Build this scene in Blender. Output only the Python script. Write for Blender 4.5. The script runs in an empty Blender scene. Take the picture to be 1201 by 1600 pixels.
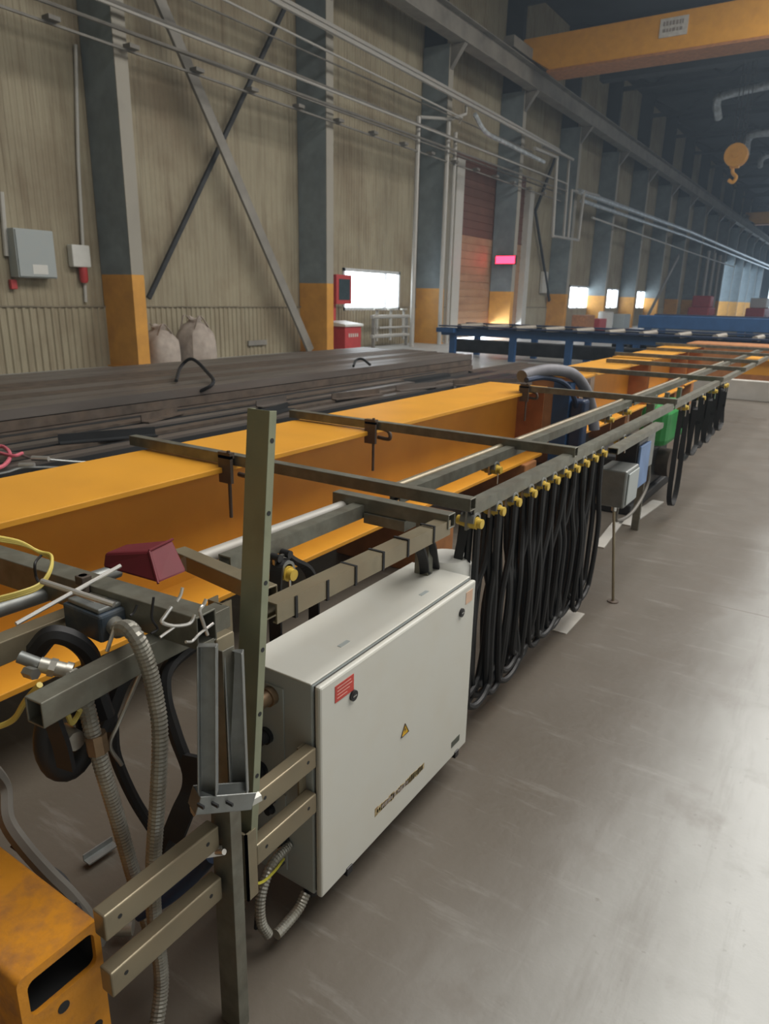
import bpy, bmesh, math, random
from mathutils import Vector as V, Matrix
random.seed(7)
C = bpy.context.scene.collection
S = bpy.context.scene

# ------------------------------------------------------------------ camera
FL = 1098.24
YAW, PITCH, ROLL = (math.radians(a) for a in (32.977, 16.989, 1.253))
CAM = V((0, 0, 1.55))
_f0 = V((-math.sin(YAW), math.cos(YAW), 0)); _r0 = V((math.cos(YAW), math.sin(YAW), 0))
FW = math.cos(PITCH)*_f0 - math.sin(PITCH)*V((0, 0, 1))
_u = math.sin(PITCH)*_f0 + math.cos(PITCH)*V((0, 0, 1))
RT = math.cos(ROLL)*_r0 + math.sin(ROLL)*_u
UP = -math.sin(ROLL)*_r0 + math.cos(ROLL)*_u
cd = bpy.data.cameras.new('camera'); cam = bpy.data.objects.new('camera', cd); C.objects.link(cam)
m = Matrix((RT, UP, -FW)).transposed().to_4x4(); m.translation = CAM; cam.matrix_world = m
cd.sensor_fit = 'VERTICAL'; cd.sensor_height = 36; cd.lens = FL*36/1600
cd.clip_end = 400; cd.clip_start = .02
cd.dof.use_dof = True; cd.dof.focus_distance = 1.7; cd.dof.aperture_fstop = 7
S.camera = cam

def at(px, py, x=None, y=None, z=None):
    """measured point of the photo on a known plane -> world point"""
    d = FW + RT*((px-600.5)/FL) - UP*((py-800)/FL)
    if x is not None: t = (x-CAM.x)/d.x
    elif y is not None: t = (y-CAM.y)/d.y
    else: t = (z-CAM.z)/d.z
    return CAM + d*t

# ------------------------------------------------------------------ light
S.view_settings.view_transform = 'Standard'; S.view_settings.look = 'None'
S.view_settings.gamma = 1; S.view_settings.use_curve_mapping = False
S.view_settings.exposure = 0.0
w = bpy.data.worlds.new('daylight'); S.world = w; w.use_nodes = True
bg = w.node_tree.nodes['Background']; bg.inputs[0].default_value = (.80, .90, 1, 1); bg.inputs[1].default_value = 3.0
# dusty air filling the hall
vs = w.node_tree.nodes.new('ShaderNodeVolumePrincipled'); vs.inputs['Color'].default_value = (.62, .78, .95, 1); vs.inputs['Density'].default_value = .0027; vs.inputs['Anisotropy'].default_value = .3
w.node_tree.links.new(vs.outputs[0], w.node_tree.nodes['World Output'].inputs['Volume'])
def area(name, loc, size, power, col, rot):
    l = bpy.data.lights.new(name, 'AREA'); l.shape = 'RECTANGLE'; l.size, l.size_y = size
    l.energy = power; l.color = col; o = bpy.data.objects.new(name, l); C.objects.link(o)
    o.location = loc; o.rotation_euler = rot; return o
WARM = (1, .96, .90); COOL = (.80, .90, 1)
area('roof_daylight_near', (2.8, 14, 12.0), (9, 26), 4500, WARM, (0, 0, 0))
area('roof_daylight_far', (5.5, 48, 12.0), (9, 50), 3000, (.92, .94, 1), (0, 0, 0))
area('side_fill_light', (11.6, 12, 5.0), (4, 44), 500, COOL, (0, math.radians(90), 0))  # added cool fill from the unseen right side, no glazing stands there
area('gate_daylight', (-13.9, 27.8, .35), (.6, 6), 700, COOL, (0, math.radians(-90), 0))
area('window_daylight', (-13.75, 19.5, 1.8), (1.2, 3), 420, COOL, (0, math.radians(-90), 0))

# ------------------------------------------------------------------ materials
def mat(name, col, rough=.6, metal=0, var=.15, scale=8, dirt=None, dirt_amt=.35, dirt_scale=3, bump=0, bscale=60, stretch=None, spec=.5):
    m = bpy.data.materials.new(name); m.use_nodes = True; nt = m.node_tree; N = nt.nodes; L = nt.links
    b = N['Principled BSDF']; b.inputs['Roughness'].default_value = rough; b.inputs['Metallic'].default_value = metal
    b.inputs['Specular IOR Level'].default_value = spec
    tc = N.new('ShaderNodeTexCoord'); mp = N.new('ShaderNodeMapping'); L.new(tc.outputs['Object'], mp.inputs[0])
    if stretch: mp.inputs['Scale'].default_value = stretch
    n = N.new('ShaderNodeTexNoise'); n.inputs['Scale'].default_value = scale; n.inputs['Detail'].default_value = 5
    L.new(mp.outputs[0], n.inputs['Vector'])
    r = N.new('ShaderNodeValToRGB'); L.new(n.outputs['Fac'], r.inputs[0])
    r.color_ramp.elements[0].position = .3; r.color_ramp.elements[1].position = .7
    r.color_ramp.elements[0].color = (*[c*(1-var) for c in col], 1); r.color_ramp.elements[1].color = (*[min(1, c*(1+var)) for c in col], 1)
    out = r.outputs[0]
    if dirt:
        n2 = N.new('ShaderNodeTexNoise'); n2.inputs['Scale'].default_value = dirt_scale; n2.inputs['Detail'].default_value = 8; n2.inputs['Roughness'].default_value = .65
        L.new(mp.outputs[0], n2.inputs['Vector'])
        r2 = N.new('ShaderNodeValToRGB'); L.new(n2.outputs['Fac'], r2.inputs[0])
        r2.color_ramp.elements[0].position = .45; r2.color_ramp.elements[1].position = .72
        mu = N.new('ShaderNodeMath'); mu.operation = 'MULTIPLY'; mu.inputs[1].default_value = dirt_amt; L.new(r2.outputs[0], mu.inputs[0])
        mx = N.new('ShaderNodeMix'); mx.data_type = 'RGBA'; L.new(mu.outputs[0], mx.inputs[0]); L.new(out, mx.inputs[6]); mx.inputs[7].default_value = (*dirt, 1)
        out = mx.outputs[2]
    L.new(out, b.inputs['Base Color'])
    if bump:
        n3 = N.new('ShaderNodeTexNoise'); n3.inputs['Scale'].default_value = bscale; n3.inputs['Detail'].default_value = 3
        L.new(mp.outputs[0], n3.inputs['Vector'])
        bp = N.new('ShaderNodeBump'); bp.inputs['Strength'].default_value = bump; bp.inputs['Distance'].default_value = .01
        L.new(n3.outputs['Fac'], bp.inputs['Height']); L.new(bp.outputs[0], b.inputs['Normal'])
    return m
def emis(name, col, st):
    m = bpy.data.materials.new(name); m.use_nodes = True; b = m.node_tree.nodes['Principled BSDF']
    b.inputs['Base Color'].default_value = (*col, 1); b.inputs['Emission Color'].default_value = (*col, 1); b.inputs['Emission Strength'].default_value = st
    return m
M = {}
M['orange'] = mat('orange_paint', (.70, .325, .03), .42, 0, .06, 4, (.40, .14, .02), .18, 2.5)
M['orange_old'] = mat('worn_orange_paint', (.66, .27, .02), .45, 0, .10, 12, (.26, .12, .06), .85, 14, bump=.15)
M['steel'] = mat('galvanised_channel', (.20, .20, .165), .42, .5, .2, 22, (.13, .10, .07), .6, 9, bump=.05)
M['steel_y'] = mat('yellow_zinc_channel', (.29, .31, .215), .36, .5, .15, 14, (.20, .19, .12), .5, 7, bump=.04)
M['steel_b'] = mat('brown_zinc_channel', (.29, .25, .17), .38, .5, .18, 16, (.18, .12, .07), .55, 8)
M['zinc'] = mat('bright_zinc', (.55, .55, .52), .3, .9, .1, 30)
M['zincd'] = mat('dull_grey_zinc', (.27, .285, .28), .45, .6, .12, 25, (.15, .13, .1), .4, 12)
M['dark'] = mat('dark_mill_steel', (.145, .128, .115), .42, .35, .25, 5, (.15, .10, .075), .5, 4, stretch=(1, .15, 1))
M['darker'] = mat('blackened_steel', (.03, .032, .034), .5, .3, .3, 5, stretch=(1, .2, 1))
M['scrap'] = mat('rusty_brown_steel', (.10, .078, .062), .6, .3, .3, 8, (.16, .11, .075), .6, 3)
M['black'] = mat('black_rubber', (.009, .009, .010), .55, 0, .2, 20)
M['blackp'] = mat('black_plastic', (.015, .015, .017), .35)
M['yellow'] = mat('yellow_plastic', (.62, .43, .06), .5, 0, .12, 20, (.3, .2, .05), .3, 30)
M['wire'] = mat('yellow_green_wire', (.55, .50, .06), .4)
M['wirey'] = mat('yellow_wire', (.62, .50, .12), .45)
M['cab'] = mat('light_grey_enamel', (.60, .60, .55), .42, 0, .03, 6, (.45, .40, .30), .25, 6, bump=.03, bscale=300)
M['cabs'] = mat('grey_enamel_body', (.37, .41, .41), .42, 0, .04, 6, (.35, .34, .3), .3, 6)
M['red'] = mat('dark_red_plastic', (.13, .006, .014), .65, 0, .15, 10)
M['redp'] = mat('red_paint', (.45, .05, .05), .45, 0, .1, 6)
M['redl'] = mat('red_label_film', (.52, .06, .045), .5)
M['white'] = mat('white_plastic', (.66, .66, .62), .45, 0, .05, 8)
M['gasket'] = mat('dark_gasket', (.05, .045, .04), .7)
M['tape'] = mat('brown_glue_marks', (.42, .33, .17), .8, 0, .5, 60, (.22, .13, .06), .8, 40)
M['hose'] = mat('grey_metal_conduit', (.31, .30, .26), .38, .45, .15, 30, (.18, .14, .1), .4, 20)
M['blueg'] = mat('blue_grey_enamel', (.045, .065, .09), .45, 0, .15, 15, (.14, .13, .11), .5, 25)
M['alu'] = mat('cast_aluminium', (.48, .47, .42), .4, .7, .15, 25, (.2, .15, .1), .4, 12)
M['brass'] = mat('tarnished_brass', (.25, .17, .10), .4, .6, .2, 20)
M['blue'] = mat('blue_machine_paint', (.022, .075, .19), .5, 0, .12, 5)
M['blued'] = mat('dark_blue_paint', (.015, .03, .07), .5, 0, .15, 5)
M['blueh'] = mat('light_blue_panel', (.14, .23, .42), .5)
M['green'] = mat('green_plastic', (.045, .33, .085), .45, 0, .1, 6)
M['roller'] = mat('dull_roller_steel', (.36, .32, .26), .45, .4, .15, 12)
M['col'] = mat('blue_grey_column_paint', (.20, .24, .255), .6, 0, .15, 1.5, (.09, .085, .075), .5, 1.2)
M['colf'] = mat('pale_column_flange', (.33, .31, .26), .6, 0, .12, 1.5, (.2, .17, .13), .4, 1.5)
M['coly'] = mat('orange_column_paint', (.62, .30, .05), .55, 0, .1, 3, (.35, .15, .04), .4, 2)
M['beam'] = mat('grey_crane_beam', (.25, .235, .205), .6, 0, .15, 1.5, (.08, .075, .07), .5, 1)
M['roof'] = mat('dark_roof_sheet', (.045, .052, .058), .8, 0, .2, .6)
M['pipe'] = mat('pale_pipe_paint', (.42, .41, .38), .5, .1, .12, 3, (.25, .2, .15), .4, 3)
M['pipes'] = mat('foil_wrapped_pipe', (.50, .54, .56), .4, .4, .3, 5, bump=.3, bscale=12)
M['tray'] = mat('dusty_grey_pipe', (.17, .16, .14), .6, .2, .2, 3)
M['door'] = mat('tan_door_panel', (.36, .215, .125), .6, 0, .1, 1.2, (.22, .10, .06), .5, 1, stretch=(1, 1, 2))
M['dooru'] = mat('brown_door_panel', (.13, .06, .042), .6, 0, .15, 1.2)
M['frame'] = mat('whitish_frame', (.50, .49, .45), .5, 0, .1, 3, (.25, .2, .14), .4, 3)
M['frameg'] = mat('pale_window_frame', (.55, .57, .58), .5)
M['bag'] = mat('woven_sack', (.42, .36, .31), .85, 0, .15, 6, (.25, .19, .15), .5, 4, bump=.4, bscale=14)
M['cloth'] = mat('pink_sling_webbing', (.55, .12, .16), .7)
M['wood'] = mat('orange_brown_block', (.36, .15, .05), .7, 0, .2, 8)
M['conc'] = mat('pale_concrete', (.44, .43, .40), .8, 0, .12, 3, (.3, .26, .2), .4, 2)
M['led'] = emis('red_display', (1, .02, .05), 9)
M['pane'] = emis('daylit_pane', (.86, .94, 1), 6)
M['pane2'] = emis('dim_daylit_pane', (.70, .83, .95), 3.2)
M['glassd'] = mat('dark_glass', (.04, .06, .07), .1)
M['signw'] = mat('white_sign', (.55, .52, .47), .6)
M['ink'] = mat('dark_ink', (.06, .05, .05), .7)
M['ink2'] = mat('faded_ink', (.27, .23, .20), .7)
M['bulb'] = mat('bare_pale_metal', (.72, .70, .66), .35, .8)
def wall_mat():
    m = mat('cream_wall_sheet', (.335, .295, .205), .6, 0, .08, .8, (.19, .14, .085), .75, .45, spec=.3)
    nt = m.node_tree; N = nt.nodes; L = nt.links; b = N['Principled BSDF']; src = b.inputs['Base Color'].links[0].from_socket
    tc = N.new('ShaderNodeTexCoord'); mp = N.new('ShaderNodeMapping'); mp.inputs['Scale'].default_value = (1, 5, .35)
    n = N.new('ShaderNodeTexNoise'); n.inputs['Scale'].default_value = 1.4; n.inputs['Detail'].default_value = 6
    L.new(tc.outputs['Object'], mp.inputs[0]); L.new(mp.outputs[0], n.inputs['Vector'])
    r = N.new('ShaderNodeValToRGB'); r.color_ramp.elements[0].position = .5; r.color_ramp.elements[1].position = .75; L.new(n.outputs['Fac'], r.inputs[0])
    mu = N.new('ShaderNodeMath'); mu.operation = 'MULTIPLY'; mu.inputs[1].default_value = .55; L.new(r.outputs[0], mu.inputs[0])
    mx = N.new('ShaderNodeMix'); mx.data_type = 'RGBA'; L.new(mu.outputs[0], mx.inputs[0]); L.new(src, mx.inputs[6]); mx.inputs[7].default_value = (.15, .105, .06, 1)
    L.new(mx.outputs[2], b.inputs['Base Color']); return m
M['wall'] = wall_mat()
def floor_mat():
    m = bpy.data.materials.new('worn_concrete_floor'); m.use_nodes = True; nt = m.node_tree; N = nt.nodes; L = nt.links
    b = N['Principled BSDF']; tc = N.new('ShaderNodeTexCoord')
    def noise(scale, det=6, sc=(1, 1, 1), ro=.6):
        mp = N.new('ShaderNodeMapping'); mp.inputs['Scale'].default_value = sc; L.new(tc.outputs['Object'], mp.inputs[0])
        n = N.new('ShaderNodeTexNoise'); n.inputs['Scale'].default_value = scale; n.inputs['Detail'].default_value = det; n.inputs['Roughness'].default_value = ro
        L.new(mp.outputs[0], n.inputs['Vector']); return n.outputs['Fac']
    def ramp(s, a, b_):
        r = N.new('ShaderNodeValToRGB'); r.color_ramp.elements[0].position = a; r.color_ramp.elements[1].position = b_; L.new(s, r.inputs[0]); return r.outputs[0]
    def mix(f, a, b_):
        mx = N.new('ShaderNodeMix'); mx.data_type = 'RGBA'; L.new(f, mx.inputs[0])
        for i, s in ((6, a), (7, b_)):
            if isinstance(s, tuple): mx.inputs[i].default_value = (*s, 1)
            else: L.new(s, mx.inputs[i])
        return mx.outputs[2]
    def ma(op, a, b_):
        q = N.new('ShaderNodeMath'); q.operation = op
        for i, s in ((0, a), (1, b_)):
            if isinstance(s, (int, float)): q.inputs[i].default_value = s
            else: L.new(s, q.inputs[i])
        return q.outputs[0]
    sx = N.new('ShaderNodeSeparateXYZ'); L.new(tc.outputs['Object'], sx.inputs[0])
    base = mix(ramp(noise(1.3, 7, (1, .5, 1)), .3, .7), (.38, .39, .375), (.54, .55, .54))
    # brown dirt beside the girders, racks' shade painted into it; walkway right stays pale
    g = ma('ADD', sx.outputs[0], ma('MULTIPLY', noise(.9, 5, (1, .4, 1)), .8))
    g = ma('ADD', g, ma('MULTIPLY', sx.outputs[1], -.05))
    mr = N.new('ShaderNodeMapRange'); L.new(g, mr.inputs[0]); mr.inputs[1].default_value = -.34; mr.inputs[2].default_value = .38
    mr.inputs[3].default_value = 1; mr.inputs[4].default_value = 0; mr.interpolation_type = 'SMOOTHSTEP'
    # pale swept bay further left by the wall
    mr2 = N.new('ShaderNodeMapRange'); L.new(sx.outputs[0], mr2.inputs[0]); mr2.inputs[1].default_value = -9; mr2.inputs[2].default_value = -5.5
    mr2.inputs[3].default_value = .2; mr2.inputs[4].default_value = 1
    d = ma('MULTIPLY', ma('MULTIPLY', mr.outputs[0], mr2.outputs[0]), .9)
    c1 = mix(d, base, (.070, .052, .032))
    st = ramp(noise(5, 7, (2.2, .22, 1), .7), .52, .78)
    c1 = mix(ma('MULTIPLY', st, .38), c1, (.10, .08, .06))
    c1 = mix(ma('MULTIPLY', ramp(noise(7, 6, (.3, 2.0, 1), .7), .56, .8), .22), c1, (.50, .50, .48))
    c2 = mix(ma('MULTIPLY', ramp(noise(3.2, 8), .56, .75), .45), c1, (.10, .075, .052))
    c3 = mix(ma('MULTIPLY', ramp(noise(26, 4), .66, .74), .4), c2, (.09, .07, .05))
    # saw-cut joints
    def joint(s, per, off, wd):
        f = ma('FRACT', ma('DIVIDE', ma('ADD', s, off), per), 0); return ma('LESS_THAN', f, wd/per)
    j = ma('MAXIMUM', joint(sx.outputs[1], 6, 2.1, .012), joint(sx.outputs[0], 6, 5.1, .012))
    c4 = mix(ma('MULTIPLY', j, .5), c3, (.10, .08, .06))
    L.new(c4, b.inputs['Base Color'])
    rr = N.new('ShaderNodeMapRange'); L.new(noise(2.5, 6), rr.inputs[0]); rr.inputs[3].default_value = .30; rr.inputs[4].default_value = .58
    L.new(rr.outputs[0], b.inputs['Roughness'])
    bp = N.new('ShaderNodeBump'); bp.inputs['Strength'].default_value = .12; bp.inputs['Distance'].default_value = .01; L.new(noise(30, 5), bp.inputs['Height']); L.new(bp.outputs[0], b.inputs['Normal'])
    return m
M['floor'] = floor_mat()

# ------------------------------------------------------------------ mesh helpers
class MB:
    def __init__(s): s.v = []; s.f = []
    def add(s, vs, fs): k = len(s.v); s.v += [tuple(v) for v in vs]; s.f += [[k+i for i in f] for f in fs]; return s
    def box(s, a, b):
        x0, x1 = sorted((a[0], b[0])); y0, y1 = sorted((a[1], b[1])); z0, z1 = sorted((a[2], b[2]))
        return s.add([(x0,y0,z0),(x1,y0,z0),(x1,y1,z0),(x0,y1,z0),(x0,y0,z1),(x1,y0,z1),(x1,y1,z1),(x0,y1,z1)],
              [(0,3,2,1),(4,5,6,7),(0,1,5,4),(1,2,6,5),(2,3,7,6),(3,0,4,7)])
    def prof(s, p0, p1, pts, up=(0,0,1)):
        """extrude closed 2D profile pts (side, up) from p0 to p1; counter-clockwise seen from p0"""
        p0, p1 = V(p0), V(p1); d = (p1-p0).normalized(); u = V(up); sd = d.cross(u).normalized(); u = sd.cross(d)
        n = len(pts); vs = [p0+sd*a+u*b for a, b in pts]+[p1+sd*a+u*b for a, b in pts]
        fs = [(i, (i+1) % n, n+(i+1) % n, n+i) for i in range(n)]+[tuple(range(n))[::-1], tuple(range(n, 2*n))]
        return s.add(vs, fs)
    def bar(s, p0, p1, w, h, up=(0,0,1), ch=0):
        a, b = w/2, h/2; c = ch or min(w, h)*.08
        return s.prof(p0, p1, [(-a+c,-b),(a-c,-b),(a,-b+c),(a,b-c),(a-c,b),(-a+c,b),(-a,b-c),(-a,-b+c)], up)
    def hollow(s, p0, p1, w, h, t=.004, up=(0,0,1)):
        """square tube with open ends"""
        p0, p1 = V(p0), V(p1); d = (p1-p0).normalized(); u = V(up); sd = d.cross(u).normalized(); u = sd.cross(d)
        def ring(p, a, b): return [p-sd*a-u*b, p+sd*a-u*b, p+sd*a+u*b, p-sd*a+u*b]
        vs = ring(p0, w/2, h/2)+ring(p1, w/2, h/2)+ring(p0, w/2-t, h/2-t)+ring(p1, w/2-t, h/2-t); fs = []
        for i in range(4):
            j = (i+1) % 4; fs += [(i,j,4+j,4+i), (8+j,8+i,12+i,12+j), (j,i,8+i,8+j), (4+i,4+j,12+j,12+i)]
        return s.add(vs, fs)
    def chan(s, p0, p1, w, h, t=.004, up=(0,0,1), lip=0):
        """C channel open towards -up"""
        a, b = w/2, h/2
        pts = [(-a,-b),(-a,b),(a,b),(a,-b)]
        if lip: pts = [(-a+lip,-b),(-a,-b),(-a,b),(a,b),(a,-b),(a-lip,-b),(a-lip,-b+t),(a-t,-b+t),(a-t,b-t),(-a+t,b-t),(-a+t,-b+t),(-a+lip,-b+t)]
        else: pts += [(a-t,-b),(a-t,b-t),(-a+t,b-t),(-a+t,-b)]
        return s.prof(p0, p1, pts[::-1], up)
    def angle(s, p0, p1, w, h, t=.008, up=(0,0,1)):
        return s.prof(p0, p1, [(0,0),(w,0),(w,t),(t,t),(t,h),(0,h)], up)
    def ibeam(s, p0, p1, w, h, tf=.02, tw=.014, up=(0,0,1)):
        a, b, c = w/2, h/2, tw/2
        return s.prof(p0, p1, [(-a,-b),(a,-b),(a,-b+tf),(c,-b+tf),(c,b-tf),(a,b-tf),(a,b),(-a,b),(-a,b-tf),(-c,b-tf),(-c,-b+tf),(-a,-b+tf)], up)
    def tube(s, pts, r, n=10, caps=True):
        pts = [V(p) for p in pts]; k = len(s.v); prev = None; m = len(pts); fr = []
        for i, p in enumerate(pts):
            d = (pts[min(i+1, m-1)]-pts[max(i-1, 0)]).normalized()
            if prev is None: a = d.orthogonal().normalized()
            else: a = (prev-d*prev.dot(d)); a = a.normalized() if a.length > 1e-6 else d.orthogonal().normalized()
            prev = a; b = d.cross(a); rr = r[i] if isinstance(r, (list, tuple)) else r
            for q in range(n):
                t = 2*math.pi*q/n; s.v.append(tuple(p+(a*math.cos(t)+b*math.sin(t))*rr))
        for i in range(m-1):
            for q in range(n):
                s.f.append([k+i*n+q, k+i*n+(q+1) % n, k+(i+1)*n+(q+1) % n, k+(i+1)*n+q])
        if caps: s.f.append([k+q for q in range(n)][::-1]); s.f.append([k+(m-1)*n+q for q in range(n)])
        return s
    def cyl(s, p0, p1, r, n=16): return s.tube([p0, p1], r, n)
    def ribbon(s, pts, w, t, side):
        """flat band swept along pts, wide in direction side"""
        pts = [V(p) for p in pts]; m = len(pts); k = len(s.v); sd0 = V(side).normalized()
        for i, p in enumerate(pts):
            d = (pts[min(i+1, m-1)]-pts[max(i-1, 0)]).normalized(); sd = (sd0-d*sd0.dot(d)).normalized(); nn = d.cross(sd)
            for a, b in ((-1,-1),(1,-1),(1,1),(-1,1)): s.v.append(tuple(p+sd*a*w/2+nn*b*t/2))
        for i in range(m-1):
            for q in range(4): s.f.append([k+i*4+q, k+i*4+(q+1) % 4, k+i*4+4+(q+1) % 4, k+i*4+4+q])
        s.f.append([k+3,k+2,k+1,k]); e = k+(m-1)*4; s.f.append([e,e+1,e+2,e+3]); return s
    def build(s, name, m, parent=None, smooth=False, bev=0, label=None, shift=None):
        me = bpy.data.meshes.new(name)
        off = V((0,0,0))
        if parent is not None:
            p = parent
            while p is not None: off += p.location; p = p.parent
        me.from_pydata([tuple(V(v)-off) for v in s.v], [], s.f)
        bm = bmesh.new(); bm.from_mesh(me); bmesh.ops.recalc_face_normals(bm, faces=bm.faces)
        bm.to_mesh(me); bm.free()
        me.materials.append(M[m] if isinstance(m, str) else m)
        o = bpy.data.objects.new(name, me); C.objects.link(o); o.parent = parent
        if smooth:
            for p in me.polygons: p.use_smooth = True
            me.set_sharp_from_angle(angle=math.radians(42))
        if bev:
            b = o.modifiers.new('bevel', 'BEVEL'); b.width = bev; b.segments = 2; b.limit_method = 'ANGLE'
        if label: o['label'] = label
        return o
def tag(o, label, cat, group=None, kind=None):
    o['label'] = label; o['category'] = cat
    if group: o['group'] = group
    if kind: o['kind'] = kind
    return o
def thing(name, loc, label, cat, group=None):
    o = bpy.data.objects.new(name, None); C.objects.link(o); o.location = loc; o.empty_display_size = .1
    return tag(o, label, cat, group)
def struct(name, mb, m, **k):
    o = mb.build(name, m, **k)
    if o.parent is None: o['kind'] = 'structure'
    return o
def children(o): return [c for c in bpy.data.objects if c.parent == o]
def copy_tree(o, loc, label=None, parent=None):
    c = o.copy(); C.objects.link(c); c.parent = parent
    if parent is None: c.location = loc
    if label: c['label'] = label
    for ch in children(o): copy_tree(ch, None, None, c)
    return c
def crv(pts, n=8):
    """Catmull-Rom through pts"""
    P = [V(p) for p in pts]; P = [P[0]*2-P[1]]+P+[P[-1]*2-P[-2]]; o = []
    for i in range(1, len(P)-2):
        for k in range(n):
            t = k/n; a, b, c, d = P[i-1:i+3]
            o.append(.5*((2*b)+(c-a)*t+(2*a-5*b+4*c-d)*t*t+(3*b-a-3*c+d)*t**3))
    o.append(P[-2]); return o
def resample(pts, step):
    out = [pts[0]]; acc = 0
    for a, b in zip(pts, pts[1:]):
        L = (b-a).length
        while acc+L >= step:
            a = a+(b-a)*((step-acc)/L); L = (b-a).length; out.append(a); acc = 0
            if L < 1e-9: break
        acc += L
    return out
def conduit(name, pts, r, m, pitch, parent=None, n=12):
    """ribbed flexible conduit: radius steps along the path"""
    p = resample(crv(pts, 12), pitch/2); mb = MB(); mb.tube(p, [r if i % 2 else r*.86 for i in range(len(p))], n)
    return mb.build(name, m, parent, smooth=False)

# ================================================================== STRUCTURE
WX = -13.5; CX = -12.5; Y0 = -6; Y1 = 118; RX = 12; ZR = 13.5
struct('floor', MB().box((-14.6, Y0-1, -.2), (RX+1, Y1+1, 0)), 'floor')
struct('ceiling', MB().box((-14, Y0, ZR), (RX+.3, Y1, ZR+.2)), 'roof')
struct('wall_right', MB().box((RX, Y0, 0), (RX+.2, Y1, ZR)), 'wall')
struct('wall_back', MB().box((-14, Y0-.2, 0), (RX+.3, Y0, ZR)), 'wall')
# end wall with big translucent gate
ew = MB()
ew.box((-14, Y1, 6.5), (RX+.3, Y1+.2, ZR)); ew.box((-14, Y1, 0), (-12, Y1+.2, 6.5)); ew.box((2, Y1, 0), (RX+.3, Y1+.2, 6.5))
struct('wall_far', ew, 'roof')
# left wall: real trapezoid ribs around window and gate openings
def ribbed(mb, y0, y1, z0, z1, x, per=.13, d=.018):
    n = max(1, int((y1-y0)/per)); per = (y1-y0)/n; pr = []
    for i in range(n):
        y = y0+i*per; pr += [(x, y), (x, y+per*.35), (x+d, y+per*.5), (x+d, y+per*.85)]
    pr.append((x, y1)); k = len(mb.v)
    for (a, b) in pr: mb.v.append((a, b, z0)); mb.v.append((a, b, z1))
    for i in range(len(pr)-1): mb.f.append([k+2*i, k+2*i+2, k+2*i+3, k+2*i+1])
WIN = [(18.15, 21.4), (38.5, 41.8), (45.3, 47.8), (52.3, 54.9)]
DOOR = (24.9, 31.7); GATE = (80, 112)
wl = MB(); wb = MB()
cuts = sorted(WIN+[DOOR, GATE]); y = Y0
for a, b in cuts:
    ribbed(wl, y, a, 1.24, ZR, WX, .13, .011); ribbed(wb, y, a, 0, 1.24, WX+.03, .15, .028)
    if (a, b) == DOOR: ribbed(wl, a, b, 6.7, ZR, WX)
    elif (a, b) == GATE: ribbed(wl, a, b, 6.5, ZR, WX)
    else:
        ribbed(wl, a, b, 2.38, ZR, WX); ribbed(wb, a, b, 0, 1.15, WX+.03, .15, .028)
    y = b
ribbed(wl, y, Y1, 1.24, ZR, WX, .13, .011); ribbed(wb, y, Y1, 0, 1.24, WX+.03, .15, .028)
struct('wall_left', wl, 'wall')
struct('wall_left_lower', wb, 'wall')
tr = MB(); y = Y0
for a, b in cuts:
    tr.box((WX, y, 1.225), (WX+.075, a, 1.25)); y = b
tr.box((WX, y, 1.225), (WX+.075, Y1, 1.25))
struct('trim_1', tr, mat('dirty_ledge', (.20, .17, .12), .7, 0, .3, 3))
for k, (a, b) in enumerate(WIN):
    fr = MB(); t = .09
    fr.box((WX-.12, a, 1.13), (WX+.05, b, 1.13+t)); fr.box((WX-.12, a, 2.38-t), (WX+.05, b, 2.38))
    fr.box((WX-.12, a, 1.13), (WX+.05, a+t, 2.38)); fr.box((WX-.12, b-t, 1.13), (WX+.05, b, 2.38))
    for q in ((.74,) if k == 0 else (.5,)): fr.box((WX-.08, a+(b-a)*q-.03, 1.2), (WX+.02, a+(b-a)*q+.03, 2.3))
    f = struct('window_%d' % (k+1), fr, 'frameg')
    MB().box((WX-.09, a+.05, 1.17), (WX-.08, b-.05, 2.34)).build('pane', 'pane', f)
# sectional gate, pulled up half a metre
dr = thing('door_1', (WX, 28, .5), '', 'door'); del dr['label']; del dr['category']; dr['kind'] = 'structure'
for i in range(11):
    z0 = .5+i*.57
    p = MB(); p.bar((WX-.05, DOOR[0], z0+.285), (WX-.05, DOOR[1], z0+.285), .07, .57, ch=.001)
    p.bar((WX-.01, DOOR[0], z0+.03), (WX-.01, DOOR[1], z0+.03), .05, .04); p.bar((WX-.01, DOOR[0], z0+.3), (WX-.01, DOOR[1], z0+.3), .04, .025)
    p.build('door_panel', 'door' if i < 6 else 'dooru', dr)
struct('trim_2', MB().box((WX-.02, DOOR[0]-.25, 0), (WX+.32, DOOR[0]+.35, 6.4)), 'frame')
struct('trim_3', MB().box((WX-.02, DOOR[1]-.03, 0), (WX+.26, DOOR[1]+.45, 6.2)), 'frame')
# far translucent gate in the left wall, mullions
gt = thing('door_2', (WX, 90, 0), '', 'door'); del gt['label']; del gt['category']; gt['kind'] = 'structure'
g = MB(); g.box((WX-.1, GATE[0], 0), (WX-.06, GATE[1], 6.5)); g.build('pane', 'pane2', gt)
g = MB()
for y in range(GATE[0], GATE[1]+1, 4): g.box((WX-.1, y-.25, 0), (WX+.15, y+.25, 6.5))
g.box((WX-.1, GATE[0], 5.9), (WX+.15, GATE[1], 6.5)); g.build('gate_frame', 'beam', gt)
g = MB(); g.box((-12, Y1+.1, 0), (2, Y1+.15, 6.5)); o = struct('window_5', g, 'pane2')

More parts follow.
